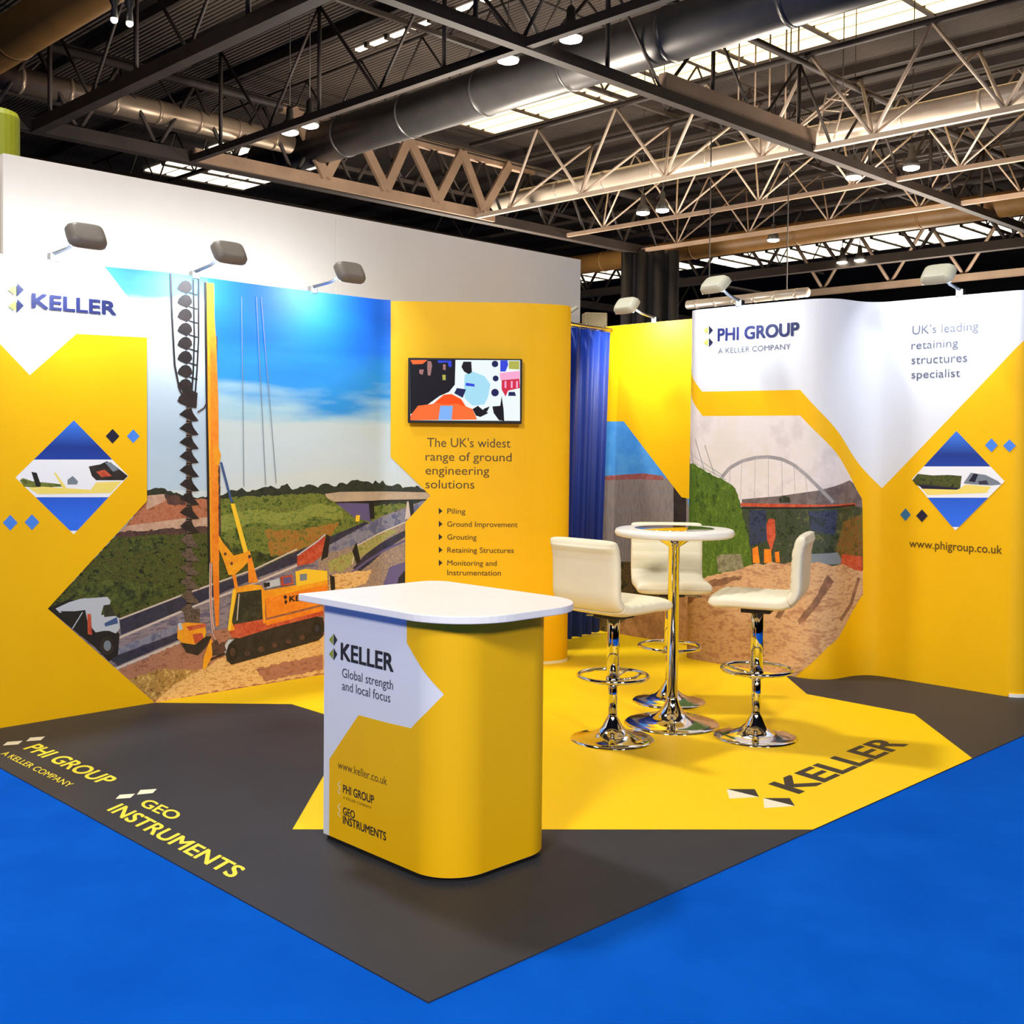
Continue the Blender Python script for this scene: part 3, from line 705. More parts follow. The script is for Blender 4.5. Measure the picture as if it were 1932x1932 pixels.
NAVD = mat('navy_dark', (22, 20, 50), .5); SKB = mat('bright_blue_ink', (70, 134, 230), .5)
BLU1 = zramp('print_deep_blue', [(0, (40, 110, 240)), (.35, (14, 70, 180)), (.6, (10, 50, 140)), (.85, (60, 130, 240)), (1, (170, 230, 245))], 1.0, 1.62, .05, 3)
YP = mat('print_pale_yellow', (244, 220, 110), .6); TIPW = mat('print_white', (240, 240, 244), .6)
def picture(S, parent, T, Rr, B, L, vt, vb, art):
    """diamond with blue ends and a photo band between heights vt and vb (given at left and right)"""
    p = Print(S)
    p.poly([T, Rr, B, L], TIPW)
    def at(a, b, v): k = (v-a[1])/(b[1]-a[1]); return (a[0]+(b[0]-a[0])*k, v)
    p.poly([at(T, L, T[1]+7), T, at(T, Rr, T[1]+7), at(T, Rr, vt), at(T, L, vt)], BLU1)
    p.poly([at(L, B, vb), at(Rr, B, vb), at(Rr, B, B[1]-7), at(L, B, B[1]-7)], BLU1)
    art(p); p.build('picture_diamond', parent)
def art_left(p):
    p.poly([(36, 906), (42, 902), (60, 908), (100, 912), (118, 914), (116, 918), (66, 920), (44, 918)], HILL)
    p.poly([(58, 890), (68, 892), (76, 915), (72, 922), (66, 916)], DK)
    p.poly([(100, 892), (104, 892), (124, 920), (118, 922)], YP)
    p.poly([(126, 905), (136, 898), (146, 908), (144, 914), (126, 914)], MGR)
    p.poly([(166, 880), (188, 876), (200, 870), (212, 876), (240, 898), (232, 906), (180, 906), (172, 898)], DKG)
    p.poly([(180, 890), (196, 886), (210, 898), (190, 900)], REDM); p.poly([(196, 872), (208, 872), (222, 886), (212, 890)], MGR)
    p.poly([(52, 920), (80, 918), (170, 924), (180, 910), (228, 908), (208, 930), (90, 932), (70, 932)], YP)
picture(LW, lw, (138, 793), (241, 898), (138, 1008), (28, 901), 867, 938, art_left)
def art_right(p):
    p.poly([(1722, 906), (1732, 894), (1760, 897), (1790, 896), (1815, 898), (1812, 922), (1740, 920), (1728, 914)], BUSH)
    p.poly([(1734, 914), (1812, 921), (1806, 924), (1740, 922)], NAVD)
    p.poly([(1818, 912), (1832, 892), (1860, 896), (1884, 908), (1890, 914), (1870, 916), (1836, 914)], MGR)
    p.poly([(1828, 908), (1838, 893), (1846, 895), (1840, 910)], NAVD); p.poly([(1846, 908), (1862, 906), (1866, 914), (1848, 914)], ROADD)
    p.poly([(1740, 922), (1808, 924), (1822, 914), (1870, 918), (1862, 930), (1750, 934)], YP)
def logo(p, pts, dark=NAVY, light=None):
    for (u, v, r, h) in pts:
        p.poly([(u-r*1.25, v), (u-r*.18, v-h*.8), (u-r*.18, v+h*.8)], light or LIMEI); p.poly([(u, v-h), (u+r, v), (u, v+h)], dark)
LIMEI = mat('lime_ink', (204, 214, 90), .5)
pr = Print(LW)
pr.text('KELLER', (60, 580), (217, 593), (60, 552), NAVY, .03)
logo(pr, [(31, 547, 13, 13), (31, 577, 13, 13)])
pr.build('logo', lw)
pr = Print(LW); pr.diamond(211, 823, 13, 14, NAVD); pr.diamond(250, 823, 12, 13, SKB); pr.diamond(18, 986, 14, 15, SKB); pr.diamond(59, 985, 14, 15, SKB); pr.build('diamond_marks', lw)
pr = Print(LW)
for tx, pl, pr_, ptp in (("The UK's widest", (806, 843), (963, 843), (806, 825)), ('range of ground', (803, 869), (965, 868), (803, 852)), ('engineering', (803, 895), (923, 893), (803, 878)), ('solutions', (803, 921), (895, 919), (803, 904))):
    pr.text(tx, pl, pr_, ptp, BROWNTXT, 0)
pr.build('lettering', lw)
pr = Print(LW)
for k, (tx, b) in enumerate((('Piling', 878), ('Ground Improvement', 976), ('Grouting', 899), ('Retaining Structures', 969), ('Monitoring and', 937))):
    v = 969+k*24.4
    pr.text(tx, (844, v), (b, v-.5), (844, v-10.5), BROWNTXT, .006)
    pr.poly([(828, v-11), (835, v-5), (828, v+1)], BLK)
pr.text('Instrumentation', (844, 1085), (945, 1084), (844, 1074), BROWNTXT, .006)
pr.build('bullet_list', lw)
# base strip and edge clips of the folded end
mb = MB(); kr = range(LW.key[4], LW.key[15]+1)
fr = [LW.pos(LW.cum[i], .004, .012) for i in kr]; bk = [LW.pos(LW.cum[i], .004, 0.001) for i in kr]
n = len(fr); up = lambda L_: [Vector((q.x, q.y, .022)) for q in L_]
mb.faces(fr+up(fr)+bk+up(bk), [f for i in range(n-1) for f in ((i, i+1, n+i+1, n+i), (n+i, n+i+1, 3*n+i+1, 3*n+i), (2*n+i, 3*n+i, 3*n+i+1, 2*n+i+1))], mat('cream_plastic', (250, 240, 190), .5))
mb.build('base_strip', None, lw)
CLIP = mat('white_plastic', (240, 240, 235), .4)
for z in (1.93, 1.78, 1.22, 1.06, .42, .30):
    q = LW.pos(LW.cum[LW.key[13]]+.01, z, .002); mb = MB(); mb.obox(q, Vector((.6, -.8, 0)), Vector((.8, .6, 0)), Vector((0, 0, 1)), .012, .006, .035, CLIP); mb.build('edge_clip', CLIP, lw, bevel=.005)

# television on the folded end
tvn = Vector((-.689, -.725, 0)).normalized(); tvt = Vector((.725, -.689, 0)).normalized()
tv0 = LW.pos(LW.cum[LW.key[4]], 0)+tvn*.065
TP = Plane(tv0, tvt, tvn)
aL, zT = TP.px(770, 674); aR, _z = TP.px(985.5, 678); _a, zB = TP.px(770.5, 798); aL2 = aL
zT2 = TP.px(985, 678)[1]
zt_ = (zT+zT2)/2; zb_ = (zB+TP.px(984, 800)[1])/2
tv = thing('television', 'wall-mounted flat television with black frame showing a worker in orange', 'television', TP.pos((aL+aR)/2, zb_)-tvn*.06)
BZ = mat('tv_plastic', (22, 20, 22), .35)
mb = MB(); c = TP.pos((aL+aR)/2, (zt_+zb_)/2)-tvn*.022
mb.obox(c, tvt, tvn, Vector((0, 0, 1)), (aR-aL)/2, .02, (zt_-zb_)/2, BZ); mb.build('casing', BZ, tv, bevel=.004)
mb = MB(); mb.obox(c-tvn*.03, tvt, tvn, Vector((0, 0, 1)), .12, .014, .1, BZ); mb.build('wall_bracket', BZ, tv)
def scr(n_, c_, e=1.0):
    m = mat('screen_'+n_, c_, .4, 0, e); b_ = m.node_tree.nodes['Principled BSDF']; b_.inputs['Base Color'].default_value = (.01, .01, .01, 1); b_.inputs['Specular IOR Level'].default_value = .1; return m
sD, sW, sO, sC, sR, sN, sP = scr('dark', (16, 10, 26)), scr('white', (240, 250, 252)), scr('orange', (255, 112, 50)), scr('cyan', (168, 224, 246)), scr('red', (214, 40, 70)), scr('navy', (24, 30, 84)), scr('pink', (250, 170, 210))
sT, sB, sY, sO2 = scr('skin', (170, 120, 120)), scr('blue', (50, 70, 220)), scr('olive', (180, 180, 80)), scr('deep_orange', (255, 80, 10))
pr = Print(TP)
def c7(x, y): return (760+x/8.05, 660+y/8.05)
def P7(pts, m): pr.poly([c7(*q) for q in pts], m)
pr.poly([c7(110, 150), c7(1780, 160), c7(1780, 1080), c7(115, 1070)], sW)
P7([(110, 150), (800, 150), (790, 530), (700, 640), (560, 700), (380, 830), (115, 980)], sD)
P7([(115, 155), (375, 155), (300, 215), (150, 220)], sO); P7([(375, 170), (430, 175), (445, 240), (420, 390), (380, 390), (370, 260)], sT)
P7([(530, 160), (740, 165), (740, 260), (700, 260), (680, 190), (540, 200)], sB); P7([(600, 380), (650, 380), (650, 460), (605, 460)], sY); P7([(610, 220), (650, 220), (650, 310), (610, 300)], sT)
P7([(250, 300), (320, 300), (300, 380), (250, 360)], sT)
P7([(940, 380), (1060, 330), (1240, 400), (1330, 520), (1300, 700), (1240, 830), (1060, 850), (940, 740), (930, 560)], sC)
P7([(920, 180), (1040, 180), (1050, 340), (1000, 370), (930, 330), (890, 260)], sD); P7([(960, 500), (1090, 520), (1090, 560), (950, 545)], sB)
P7([(820, 580), (960, 600), (910, 730), (780, 660)], sN)
for (x, y, r) in ((1400, 215, 50), (1410, 435, 45), (1400, 650, 58)): pr.disc(*c7(x, y), r/8.05, r/8.05, sN)
P7([(1480, 160), (1590, 160), (1600, 230), (1560, 330), (1480, 330)], sB); P7([(1610, 170), (1770, 170), (1770, 300), (1610, 290)], sY)
P7([(1470, 350), (1775, 320), (1775, 440), (1480, 460)], sP); P7([(1500, 460), (1770, 440), (1780, 580), (1600, 620), (1560, 710), (1500, 600)], sR)
pr.many([[c7(x, 475), c7(x+28, 475), c7(x+28, 580), c7(x, 580)] for x in (1545, 1640, 1720)], sP)
P7([(1610, 640), (1700, 640), (1720, 700), (1600, 700)], sN)
P7([(115, 1000), (230, 850), (460, 820), (620, 680), (740, 670), (880, 740), (960, 860), (1060, 900), (1130, 1060), (115, 1070)], sO)
P7([(500, 800), (640, 690), (740, 680), (900, 770), (950, 860), (820, 820), (600, 830)], sO2)
P7([(570, 850), (760, 850), (740, 1065), (540, 1065)], scr('steel_blue', (130, 180, 250)))
P7([(1060, 900), (1140, 850), (1200, 900), (1300, 960), (1180, 1020), (1110, 1000)], sD); P7([(1360, 860), (1480, 850), (1500, 700), (1530, 900), (1540, 1080), (1460, 1070), (1380, 960)], sD)
P7([(1240, 890), (1320, 860), (1280, 940), (1200, 930)], sD)
pr.build('screen', tv)
# ------------------------------------------------------------------ curtain over the store doorway
CUR = noisy('navy_curtain_cloth', [(8, 36, 112), (20, 62, 180)], 1.3, .55, 2, (1, 1, .2))
ct = thing('curtain', 'navy blue pleated curtain hanging between the two display walls', 'curtain', (4.1, 3.35, 0))
mb = MB(); a, b = Vector((3.62, 3.22)), Vector((4.56, 3.33)); t_ = (b-a).normalized(); n_ = Vector((t_.y, -t_.x)); N_ = 110
vs = []
for z in (.02, 1.0, 2.24):
    for k in range(N_+1):
        s_ = k/N_; b = Vector((4.54, 3.375)).lerp(Vector((4.562, 3.315)), z/2.24); q = a+(b-a)*s_; ph = s_*2*PI*7.5
        q = q+n_*(.030*math.sin(ph)+.012*math.sin(2.7*ph+1))*(1.15-.3*z/2.24); vs.append((q.x, q.y, z))
mb.faces(vs, [(j*(N_+1)+k, j*(N_+1)+k+1, (j+1)*(N_+1)+k+1, (j+1)*(N_+1)+k) for j in range(2) for k in range(N_)], CUR, True)
o = mb.build('cloth', CUR, ct); so = o.modifiers.new('s', 'SOLIDIFY'); so.thickness = .004
mb = MB(); mb.tube([(3.6, 3.218, 2.26), (4.60, 3.32, 2.26)], .016, 10, STEEL); mb.build('curtain_rail', STEEL, ct)
mb = MB()
for k in range(9):
    q = a+(b-a)*(k+.5)/9; mb.tube([Vector((q.x+.022*math.cos(j*PI/6), q.y+.006*math.sin(j), 2.262+.022*math.sin(j*PI/6))) for j in range(12)], .003, 6, STEEL, closed=True)
mb.build('curtain_rings', STEEL, ct)

# ------------------------------------------------------------------ narrow display wall at the back
SW = Wall([(4.70, 3.47), (4.665, 3.46), (4.648, 3.43), (4.64, 3.38), (4.64, 2.42)])
sw = thing('display_wall', 'narrow yellow display wall with a concrete wall photo, between curtain and curved wall', 'display wall', (4.66, 3.0, 0))
sheet(SW, .004, H, .03, 'panel', WHT, sw)
BSKY = noisy('print_clear_blue', [(60, 140, 222), (84, 160, 230)], 3, .6)
CWALL = noisy('print_grey_wall', [(126, 116, 116), (148, 134, 128), (118, 112, 112)], 8, .6, 4, (6, 6, .6))
FLOW = noisy('print_red_flowers', [(176, 56, 76), (120, 96, 70), (196, 90, 110)], 34, .6)
pr = Print(SW); sr = SW.len
pr.sz([(0, .0042), (sr, .0042), (sr, 1.6), (0, 1.6)], BSKY)
pr.poly([('s', 0, .0045), ('s', sr, .0045), (1292, 905), (1250, 902), (1215, 898), (1170, 900), ('s', 0, SW.px(1145, 903)[1])], CWALL)
pr.poly([('s', 0, SW.px(1145, 900)[1]), (1170, 896), (1215, 893), (1252, 898), (1252, 906), (1200, 904), ('s', 0, SW.px(1145, 908)[1])], FLOW)
for v in (930, 962, 995, 1030): pr.stroke([(1143, v+3), (1292, v-2)], 1, MGR)
pr.poly([(1271, 915), (1295, 930), (1295, 1050), (1271, 1050)], DKG)
pr.poly([('s', 0, .005), ('s', sr, .005), (1292, 1075), (1230, 1060), ('s', 0, SW.px(1145, 1062)[1])], noisy('print_dark_scrub', [(60, 48, 24), (110, 84, 44), (40, 44, 20)], 16, .6))
pr.poly([('s', .15, .005), ('s', sr, .005), (1292, 1110), (1200, 1155)], noisy('print_path', [(150, 104, 60), (186, 136, 84)], 10, .6))
pr.build('printed_photo', sw)
pr = Print(SW); z1 = SW.px(1148, 795)[1]
pr.poly([('s', 0, H-.0005), ('s', 0, z1), (1177, 795), (1286, 938), ('s', sr, SW.px(1294, 948)[1]), ('s', sr, H-.0005)], YEL)
pr.build('yellow_print', sw)

# ------------------------------------------------------------------ curved right display wall
RW = Wall([(4.60, 2.38), (4.355, 2.38)]+arc((4.355, 2.26), .12, 90, 180, 8)[1:] + [(4.235, 1.52), (4.238, 1.47), (4.25, 1.42), (4.275, 1.375), (4.315, 1.338), (4.37, 1.314), (4.44, 1.302), (4.51, 1.292),
           (4.57, 1.272), (4.615, 1.24), (4.642, 1.20), (4.652, 1.15), (4.655, 1.08), (4.655, .42)] + arc((4.755, .42), .1, 180, 270, 6)[1:] + [(4.95, .32)])
rw = thing('display_wall', 'white and yellow curved right display wall with an arch bridge photo', 'display wall', (4.5, 1.3, 0))
sheet(RW, .004, H, .03, 'panel', WHT, rw)
RE = RW.len; zb = .0042
pr = Print(RW)
yp = [(1296, 701), (1325, 739), (1510, 735.5), (1541, 770), (1575, 807), (1602, 848), (1633, 890), (1664, 921), (1750, 832), (1840, 738), (1932, 642)]
sN = RW.px(1932, 642); sM = RW.px(1840, 738); kk = (sN[1]-sM[1])/(sN[0]-sM[0])
zE = sN[1]+kk*(RE-sN[0])
s0_ = RW.px(1296, 701); s1_ = RW.px(1325, 739); k0 = (s0_[1]-s1_[1])/(s0_[0]-s1_[0])
zL = min(H-.001, s0_[1]-k0*s0_[0]*.55)
pr.poly([('s', 0, zb), ('s', RE, zb), ('s', RE, min(zE, H-.001)), *[q for q in yp[::-1]], ('s', s0_[0]-.06, s0_[1]+.06), ('s', 0, s0_[1]+.12)], YEL)
pr.build('yellow_print', rw)
PSKY = noisy('print_pale_sky', [(214, 204, 204), (228, 220, 220), (222, 214, 206)], 1.5, .6)
GSL = noisy('print_green_slope', [(40, 68, 8), (84, 116, 22), (62, 92, 14), (104, 132, 40)], 20, .6, 6, (1, 1.6, .8), dist=.6)
PTR = noisy('print_far_trees', [(26, 40, 24), (60, 78, 34), (44, 48, 56), (88, 96, 50)], 16, .6, 6)
PBL = noisy('print_bluish_shade', [(24, 34, 66), (50, 62, 92), (30, 44, 50)], 12, .6, 5)
PDR = noisy('print_dirt_road', [(176, 128, 92), (204, 160, 118), (214, 174, 126), (184, 138, 104)], 7, .6, 7, (1, 1, 2.6))
PDK = noisy('print_ruts', [(120, 84, 64), (156, 112, 82)], 16, .6, 6)
ROOF = noisy('print_grey_roof', [(96, 84, 86), (124, 110, 108)], 12, .6)
pr = Print(RW)
sL = RW.px(1296, 745)[0]
pr.poly([('s', 0, 1.72), ('s', sL-.06, RW.px(1296, 742)[1]+.05), (1296, 742), (1326, 785), (1510, 784), (1545, 820), (1578, 855), (1606, 903), (1626, 941), (1628, 1121), (1604, 1160), (1582, 1202), (1560, 1222), (1530, 1252), ('s', RW.px(1500, 1277)[0], zb+.0003), ('s', 0, zb+.0003)], PSKY)
pr.poly([(1400, 942), (1470, 936), (1540, 926), (1603, 906), (1610, 912), (1626, 941), (1627, 960), (1400, 960)], ROOF)
pr.many([[(1470, 940), (1478, 935), (1490, 938), (1492, 948), (1470, 948)]], TREE)
ar = [(1362, 900), (1378, 882), (1400, 870), (1425, 863.5), (1450, 862), (1475, 866), (1498, 877), (1520, 895), (1545, 920), (1572, 948)]
pr.stroke(ar, 6.5, noisy('print_arch', [(150, 146, 150), (172, 168, 172)], 5, .6))
for k in range(1, 9): pr.stroke([ar[k], (ar[k][0]+(ar[k][0]-1450)*.06, 945)], .5, MGR)
for a_, b_ in (((1297, 820), (1310, 880)), ((1312, 828), (1330, 890)), ((1330, 840), (1348, 895)), ((1296, 862), (1370, 905)), ((1294, 850), (1362, 896))): pr.stroke([a_, b_], 1, MGR)
pr.poly([(1398, 958), (1612, 955), (1627, 958), (1628, 1075), (1398, 1075)], PTR)
pr.poly([(1413, 962), (1445, 962), (1450, 1020), (1415, 1030)], PBL); pr.poly([(1525, 965), (1580, 962), (1575, 1010), (1530, 1000)], PBL)
pr.poly([(1590, 985), (1627, 970), (1627, 1080), (1580, 1070), (1575, 1040)], noisy('print_autumn_bush', [(70, 74, 28), (134, 84, 40), (90, 96, 40)], 18, .6, 6))
pr.poly([(1398, 949), (1612, 949), (1616, 953), (1598, 957), (1398, 955)], REDM); pr.stroke([(1398, 958.5), (1500, 958.5), (1612, 953)], 3.5, DK)
pr.poly([(1452, 978), (1462, 980), (1464, 1010), (1456, 1040), (1448, 1020), (1446, 990)], REDM)
pr.poly([(1420, 1035), (1430, 1030), (1434, 1062), (1421, 1062)], ORA); pr.poly([(1442, 1036), (1455, 1036), (1457, 1062), (1442, 1062)], ORA); pr.poly([(1462, 1042), (1470, 1040), (1472, 1061), (1464, 1061)], ORA)
pr.poly([(1528, 1045), (1580, 1042), (1590, 1064), (1530, 1064)], MGR); pr.poly([(1588, 1045), (1626, 1050), (1627, 1078), (1585, 1070)], REDM)
pr.poly([('s', 0, zb+.0006), ('s', 0, .55), (1300, 1095), (1340, 1082), (1410, 1068), (1430, 1062), (1440, 1066), (1455, 1060), (1480, 1064), (1500, 1059), (1520, 1063), (1545, 1060), (1570, 1068), (1590, 1064), (1610, 1074), (1627, 1078), (1628, 1121), (1604, 1160), (1582, 1202), (1560, 1222), (1530, 1252), ('s', RW.px(1500, 1277)[0], zb+.0006)], PDR)
pr.poly([(1560, 1085), (1574, 1098), (1520, 1172), (1508, 1178), (1505, 1170), (1540, 1125)], PDK, 2)
pr.poly([(1480, 1130), (1500, 1120), (1472, 1168), (1462, 1165)], PDK, 2); pr.poly([(1290, 1120), (1340, 1095), (1400, 1085), (1400, 1092), (1340, 1110), (1292, 1145)], PDK, 2)
pr.stroke([(1620, 1090), (1605, 1140), (1585, 1170)], 6, PDK)
pr.poly([('s', 0, 1.2), ('s', RW.px(1294, 868)[0]-.1, RW.px(1294, 868)[1]+.03), (1294, 868), (1330, 888), (1365, 905), (1388, 922), (1396, 945), (1402, 975), (1412, 1010), (1418, 1050), (1419, 1066), (1400, 1072), (1345, 1085), (1300, 1098), ('s', 0, .56)], GSL, 2)
pr.poly([(1352, 1050), (1360, 1046), (1398, 1045), (1404, 1072), (1384, 1078), (1356, 1080)], noisy('print_gabion', [(110, 106, 76), (150, 146, 116)], 30, .6))
pr.build('printed_photo', rw)
pr = Print(RW)
pr.text('PHI GROUP', (1355, 643), (1507, 634), (1355, 619), NAVY, .034)
pr.text('A KELLER COMPANY', (1355, 667), (1492, 661), (1355, 656.5), DARKTXT, 0)
logo(pr, [(1338, 623, 8, 9), (1338, 646, 8, 9)], NAVD)
pr.build('logo', rw)
LTX = mat('pale_grey_ink', (88, 91, 110), .5)
pr = Print(RW)
pr.text("UK's leading", (1722, 631), (1846, 627), (1722, 614), LTX, 0)
pr.text('retaining', (1720, 659), (1808, 656), (1720, 643), LTX, 0)
pr.text('structures', (1720, 687), (1825, 684), (1720, 670), LTX, 0)
pr.text('specialist', (1720, 714), (1812, 712), (1720, 698), LTX, 0)
pr.text('www.phigroup.co.uk', (1716, 1032), (1891, 1041), (1716, 1016), BROWNTXT, .004)
pr.build('lettering', rw)
picture(RW, rw, (1805, 813), (1896, 908), (1803, 1001), (1721, 904), 880, 939, art_right)
pr = Print(RW); pr.diamond(1871, 840, 12, 13, SKB); pr.diamond(1905, 841, 12, 12, SKB); pr.diamond(1709, 971, 10, 12, mat('teal_ink', (50, 110, 150), .5)); pr.diamond(1740, 973, 11, 12, NAVD); pr.build('diamond_marks', rw)
mb = MB(); fr = [RW.pos(RW.cum[i], .004, .01) for i in range(RW.key[-7], RW.key[-2]+1)]; n = len(fr)
bk = [RW.pos(RW.cum[i], .004, .001) for i in range(RW.key[-7], RW.key[-2]+1)]
mb.faces(fr+up(fr)+bk+up(bk), [f for i in range(n-1) for f in ((i, i+1, n+i+1, n+i), (n+i, n+i+1, 3*n+i+1, 3*n+i), (2*n+i, 3*n+i, 3*n+i+1, 2*n+i+1))], CLIP); mb.build('base_strip', CLIP, rw)

# ------------------------------------------------------------------ spotlights on the walls
HEADM = noisy('spot_housing', [(112, 104, 92), (128, 118, 106)], 6, .5, spec=.4); HEADL = noisy('spot_housing_pale', [(196, 194, 168), (210, 208, 184)], 6, .5)
LEDW = mat('spot_glass', (225, 240, 255), .3, 0, 6)
def spotlight(label, base, head, aim, power, mh, beam=True, col=(.80, .90, 1.0), size=(.19, .13)):
    base = Vector(base); head = Vector(head); aim = Vector(aim)
    t = thing('spotlight', label, 'spotlight', base, 0, 'spotlights on arms above the display walls')
    d = (aim-head).normalized(); side = Vector((0, 0, 1)).cross(d).normalized(); upv = d.cross(side).normalized()
    mb = MB(); back = head-d*.028
    hw, hh = size[0]/2, size[1]/2; rim = []
    for k in range(24):
        a_ = 2*PI*k/24; ca, sa = math.cos(a_), math.sin(a_); sx = math.copysign(abs(ca)**.45, ca); sy = math.copysign(abs(sa)**.45, sa); rim.append((sx*hw, sy*hh))
    rings = [(-.036, .62), (-.034, .8), (-.012, .97), (.012, 1.0), (.018, .97)]
    vs = [head+d*o_+side*(x*s_)+upv*(y*s_) for o_, s_ in rings for x, y in rim]; fs = []
    for i in range(len(rings)-1): fs += [(i*24+k, i*24+(k+1) % 24, (i+1)*24+(k+1) % 24, (i+1)*24+k) for k in range(24)]
    fs += [tuple(range(24))[::-1], tuple(range((len(rings)-1)*24, len(rings)*24))]
    mb.faces(vs, fs, mh, True); mb.build('lamp_head', mh, t, bevel=.002, angle=50)
    mb = MB(); mb.obox(head+d*.0195, side, upv, d, hw*.86, hh*.82, .001, LEDW); mb.build('lamp_glass', LEDW, t)
    hz = head-d*.03
    mb = MB(); m1 = base.lerp(hz, .45); mb.tube([base+Vector((0, 0, .03)), m1, hz], [.010, .009, .008], 8, mat('arm_metal', (120, 124, 132), .4, .6)); mb.build('arm', STEEL, t)
    mb = MB(); mb.obox(base+Vector((0, 0, .012)), Vector((1, 0, 0)), Vector((0, 1, 0)), Vector((0, 0, 1)), .022, .022, .022, STEEL); mb.build('clamp', STEEL, t, bevel=.004)
    l = bpy.data.lights.new('spot_light', 'AREA'); l.shape = 'RECTANGLE'; l.size = hw*1.5; l.size_y = hh*1.5; l.energy = power; l.color = col; l.spread = math.radians(150)
    lo = bpy.data.objects.new('spot_light', l); COL.objects.link(lo); lo.parent = t
    lo.location = head+d*.024-base; lo.rotation_euler = d.to_track_quat('-Z', 'Y').to_euler()
    return t
SPW = 7.5
for x, lb, hd in ((.536, 'leftmost of the three grey spotlights over the left display wall', (.536, 3.148, 2.375)), (1.31, 'middle of the three grey spotlights over the left display wall', (1.31, 3.16, 2.395)), (2.084, 'rightmost of the three grey spotlights over the left display wall', (2.084, 3.15, 2.38))):
    spotlight(lb, (x-.01, 3.505, 2.30), hd, (x, 3.49, 2.16), SPW, HEADM)
spotlight('pale spotlight on an arm above the narrow yellow display wall', (4.655, 2.954, 2.30), (4.33, 2.954, 2.385), (4.64, 2.954, 2.12), 11, HEADL, col=(.95, .96, .85))
spotlight('pale spotlight above the left half of the curved right wall', (4.25, 1.962, 2.30), (3.98, 1.962, 2.40), (4.235, 1.94, 2.12), 4, HEADL)
spotlight('pale spotlight above the right half of the curved right wall', (4.67, .728, 2.30), (4.37, .728, 2.385), (4.655, .73, 2.12), 5, HEADL)
# odds and ends stacked behind the curtain
t = thing('light_stand', 'folded pale metal light stand leaning behind the curtain top', 'light stand', (4.55, 3.75, 2.0))
mb = MB(); p1, p2 = (4.42, 3.75, 2.33), (4.62, 3.68, 2.46); mb.tube([p1, p2], .015, 8, HEADL); mb.build('arm', HEADL, t)
mb = MB(); mb.tube([(4.42, 3.75, 0.0), (4.42, 3.75, 2.34)], .018, 8, STEEL); mb.build('pole', STEEL, t)
mb = MB(); mb.obox((4.80, 3.66, 2.36), Vector((.8, -.6, 0)), Vector((.6, .8, 0)), Vector((0, 0, 1)), .09, .06, .07, noisy('cardboard', [(120, 104, 74), (146, 128, 94)], 9, .8)); mb.build('fixing_head', None, t, bevel=.01)
# ------------------------------------------------------------------ reception counter
CW = Wall([(.497, 1.15)]+arc((.497+.15, .49+.15), .15, 180, 270, 10)+arc((1.0-.13, .49+.13), .13, 270, 360, 10)+[(1.0, 1.15)])
cn = thing('reception_counter', 'yellow and white printed reception counter with a white rounded top', 'counter', (.75, .82, 0))
poly = [(q.x, q.y) for q in CW.p]
mb = MB(); mb.prism(poly, .022, .842, WHT); mb.build('body', WHT, cn)
inset = [(.75+(x-.75)*.965, .82+(y-.82)*.965) for x, y in poly]
mb = MB(); mb.prism(inset, .004, .0215, mat('shadow_gap_black', (20, 18, 18), .6)); mb.build('plinth', None, cn)  # recessed kick base, its black standing in for the shadow gap under the body
top = [(.448, 1.24)]+arc((.45+.24, .40+.24), .24, 180, 270, 12)+arc((1.095-.2, .40+.2), .2, 270, 360, 12)+arc((1.095-.08, 1.24-.08), .08, 0, 90, 6)
mb = MB(); mb.prism(top, .843, .868, noisy('counter_laminate', [(244, 240, 234), (250, 247, 242)], 2, .35)); mb.build('countertop', None, cn, bevel=.003)
pr = Print(CW); zt = .841; zb = .023
s_r = CW.px(768, 1165)[0]
pr.poly([('s', CW.px(622, 1430)[0], zb), ('s', CW.len, zb), ('s', CW.len, zt), ('s', s_r, zt), (768, 1213), (800, 1266), (838, 1310), (806, 1343), (776, 1374), (725, 1362), (677, 1349), (648, 1392), (622, 1432)], YEL)
pr.build('yellow_print', cn)
pr = Print(CW)
pr.text('KELLER', (644, 1244), (742, 1261), (644, 1211), DKB, .028)
pr.text('Global strength', (646, 1277), (742, 1293), (646, 1259), mat('dark_grey_ink', (70, 72, 90), .5), 0)
pr.text('and local focus', (646, 1301), (737, 1317), (646, 1283), mat('dark_grey_ink', (70, 72, 90), .5), 0)
logo(pr, [(630, 1207, 7, 12), (630, 1234, 7, 12)], DKB, mat('moss_ink', (150, 160, 40), .5))
pr.build('lettering', cn)
pr = Print(CW)
pr.text('www.keller.co.uk', (638, 1449), (731, 1475), (638, 1433), BROWNTXT, 0)
pr.text('PHI GROUP', (648, 1495), (706, 1512), (648, 1479), DKB, .02)
pr.text('A KELLER COMPANY', (648, 1506), (702, 1522), (648, 1501), BROWNTXT, 0)
pr.text('GEO', (648, 1536), (670, 1543), (648, 1521), DKB, .02)
pr.text('INSTRUMENTS', (648, 1553), (729, 1580), (648, 1537), DKB, .02)
lg = [(641, 1480, 3, 6), (641, 1493, 3, 6), (641, 1522, 3, 6), (641, 1535, 3, 6)]
for (u, v, r_, h_) in lg: pr.stroke([(u+2, v-h_), (u-2.5, v), (u+2, v+h_)], 1.4, CREAM)
pr.build('lettering', cn)

